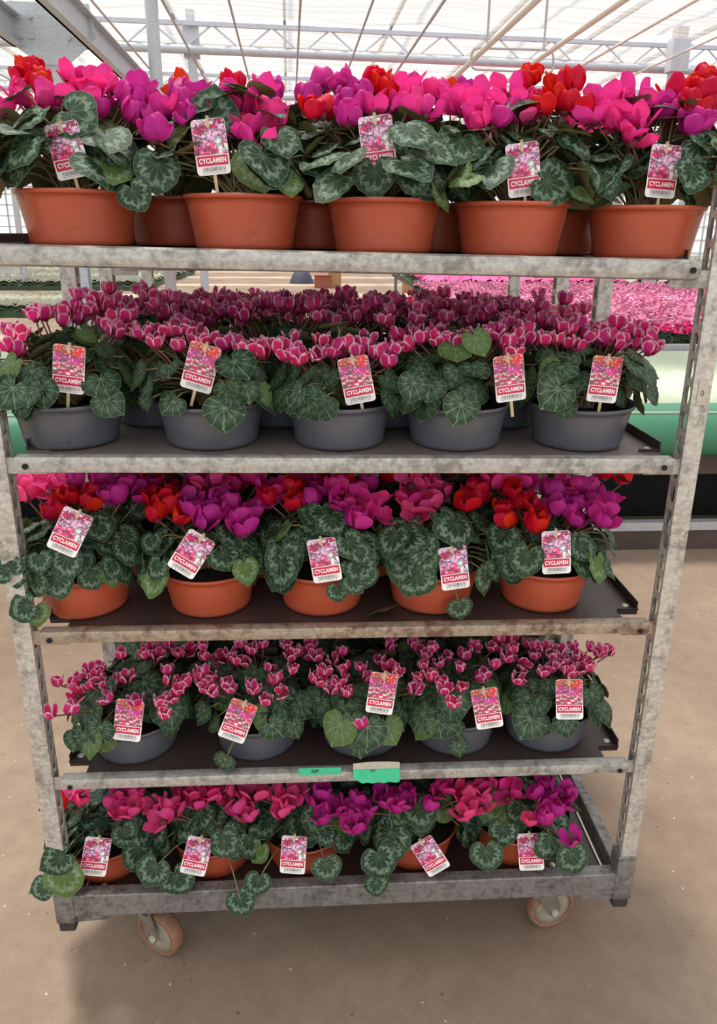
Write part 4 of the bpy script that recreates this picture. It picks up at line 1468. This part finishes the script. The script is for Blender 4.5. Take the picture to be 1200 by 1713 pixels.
def pic_mesh(mt):
    pts = rounded(-TW/2+.0005, TW/2-.0005, -TH_/2+.032, TH_/2-.0005, (.0004, .0004, .0056, .0056))
    me = plate(pts, -.0005, -.0002).mesh('picture', mt)
    ul = me.uv_layers.new(name='UVMap')
    for l in me.loops:
        c = me.vertices[l.vertex_index].co
        ul.data[l.index].uv = ((c.x+TW/2)/TW, (c.z+TH_/2-.032)/(TH_-.032))
    return me


PIC = {'mixed': pic_mesh(M['print_mixed']), 'striped': pic_mesh(M['print_striped'])}
band_me = plate(rounded(-TW/2+.0025, TW/2-.0025, -TH_/2+.0145, -TH_/2+.0305, (.0012,)*4), -.0006, -.0002).mesh('title_band', M['band'])


def text_mesh(s, size, mt, bold=.0, name='lettering'):
    cu_ = bpy.data.curves.new(name, 'FONT')
    cu_.body = s; cu_.size = size; cu_.align_x = 'CENTER'; cu_.align_y = 'CENTER'
    cu_.offset = bold; cu_.space_character = 1.12
    ob = bpy.data.objects.new('tmp', cu_); COL.objects.link(ob)
    dg = bpy.context.evaluated_depsgraph_get()
    me = bpy.data.meshes.new_from_object(ob.evaluated_get(dg))
    bpy.data.objects.remove(ob)
    me.transform(Matrix.Rotation(math.pi/2, 4, 'X'))
    me.materials.clear(); me.materials.append(mt)
    me.name = name
    return me


let_me = text_mesh('CYCLAMEN', .0108, M['letter'], .00042)
wid = max(v.co.x for v in let_me.vertices)-min(v.co.x for v in let_me.vertices)
let_me.transform(Matrix.Diagonal((.047/wid, 1, 1.0, 1)))
let_me.transform(Matrix.Translation((0, -.0008, -TH_/2+.0224)))
bar_b = MB()
rg = random.Random(4)
x = -.019
while x < .021:
    w = rg.choice([.0006, .0009, .0013])
    bar_b.box(x, x+w, -.0006, -.0002, -TH_/2+.0055, -TH_/2+.0125)
    x += w+rg.choice([.0007, .001, .0016])
for k in range(11):
    bar_b.box(-.019+k*.0036, -.0175+k*.0036, -.0006, -.0002, -TH_/2+.0028, -TH_/2+.0042)
bar_me = bar_b.mesh('barcode', M['bar'])
for ti, xs, spots in tag_spots:
    cfg = CFG[ti]; P = POTS[cfg['pot']]
    for k, (p, rot) in enumerate(spots):
        kind = 'striped' if ti in (1, 3) else 'mixed'
        e = tag(link('plant_tag', None, None, p), '%s CYCLAMEN tag with barcode in the %s front bowl, %s' % ('red-topped' if kind == 'striped' else 'pink flower', ORD[k], TIER[ti]),
                'tag', 'cyclamen tags in the front bowls')
        pt = (.03, .05, .20, .26, .30)[ti]
        e.rotation_euler = (-pt, math.radians(-rot), random.uniform(-.12, .12))
        link('card', card_me, e); link('picture', PIC[kind], e); link('title_band', band_me, e)
        link('lettering', let_me, e); link('barcode', bar_me, e)
        zl = level_z(ti, p.x)+P['h']-.03-p.z
        lw = max(-.075 if ti < 2 else -TH_/2+.012, min(.0, zl))
        s_ = MB(); s_.box(-.0028, .0028, .0006, .0022, lw, TH_/2+.004)
        s_.box(-.0022, .0022, -.0016, -.0006, TH_/2-.014, TH_/2+.004)
        s_.box(-.0022, .0022, -.0016, .0022, TH_/2+.002, TH_/2+.005)
        s_.build('stake', M['stake'], e)

# one tag stands in the back row of the fourth tier
p = at(293, 1085, .40)
e = tag(link('plant_tag', None, None, p), 'pale tag among the back flowers of the fourth tier, near left post', 'tag')
link('card', card_me, e); link('picture', PIC['striped'], e)
s_ = MB(); s_.box(-.0028, .0028, .0006, .0022, -.12, TH_/2); s_.build('stake', M['stake'], e)

# ------------------------------------------------------------------ tape on the fourth shelf's rail, sticker on the post
yt = -.0135
a, b = at(500, 1291, yt), at(571, 1289, yt)
m = MB()
N_ = 10
for i in range(N_):
    for (z0, z1) in ((-.0095, .0085),):
        xa, xb = a.x+(b.x-a.x)*i/N_, a.x+(b.x-a.x)*(i+1)/N_
        za, zb = a.z+(b.z-a.z)*i/N_, a.z+(b.z-a.z)*(i+1)/N_
        m.face([(xa, yt, za+z0), (xb, yt, zb+z0), (xb, yt, zb+z1), (xa, yt, za+z1)])
        m.face([(xb, yt+.0008, zb+z0), (xa, yt+.0008, za+z0), (xa, yt+.0008, za+z1), (xb, yt+.0008, zb+z1)])
tp = m.build('green_tape', M['tape'])
tag(tp, 'flat green tape with inked letters on the fourth shelf rail', 'tape')
tx = link('handwriting', text_mesh('GP', .012, M['ink'], .0003, 'handwriting'), tp, (a.x+(b.x-a.x)*.38, yt-.0006, (a.z+b.z)/2))
a, b = at(591, 1286, yt), at(669, 1286, yt)
m = MB()
rg = random.Random(8)
for i in range(14):
    q0, q1 = i/14, (i+1)/14
    xa, xb = a.x+(b.x-a.x)*q0, a.x+(b.x-a.x)*q1
    lo = lambda q: -.034+.012*max(0, 1-q*5)+.0015*math.sin(q*26)
    tp_ = lambda q: .012+.003*math.sin(q*3.1)
    for (fa, fb, ya, yb, mi) in ((lambda q: -.006, lambda q: -.002, yt, yt, 0), (lo, lambda q: -.006, yt-.006, yt, 0), (lambda q: -.002, tp_, yt, yt+.002, 1)):
        m.face([(xa, ya, a.z+fa(q0)), (xb, ya, a.z+fa(q1)), (xb, yb, a.z+fb(q1)), (xa, yb, a.z+fb(q0))], mi)
tp = m.build('green_tape', [M['tape'], M['tape_back']])
tag(tp, 'peeling green tape with ragged hanging edge on the fourth shelf rail', 'tape')
link('handwriting', text_mesh('00', .010, M['ink'], .0, 'handwriting'), tp, (a.x+(b.x-a.x)*.42, yt-.0012, a.z-.006))
p = at(1176, 655, -.0012)
m = MB(); m.box(-.009, .009, -.0006, 0, -.026, .022)
st_ = m.build('sticker', M['tape_back'], None, False, (HW-PW/2+.001, -.0008, p.z))
tag(st_, 'small pale sticker on the right front post beside the second tier', 'sticker')
link('mark', text_mesh('0', .014, M['ink'], 0, 'mark'), st_, (0, -.0009, -.004))

# fallen dry leaf on the third shelf
p = at(644, 1028, .03)
m_ = LEAF['silver'][2].copy(); m_.materials.clear(); m_.materials.append(simple('dead_leaf', (112, 84, 66), 0.8)); m_.materials.append(simple('dead_leaf_back', (130, 104, 80), .8))
o = link('fallen_leaf', m_, None, None, Matrix.Translation((p.x, .035, level_z(2, p.x)+.018)) @ Matrix.Rotation(.6, 4, 'Z') @ Matrix.Rotation(-.5, 4, 'X') @ Matrix.Diagonal((.045, .045, .045, 1)))
tag(o, 'small dry brown leaf lying on the third shelf between two bowls', 'leaf')
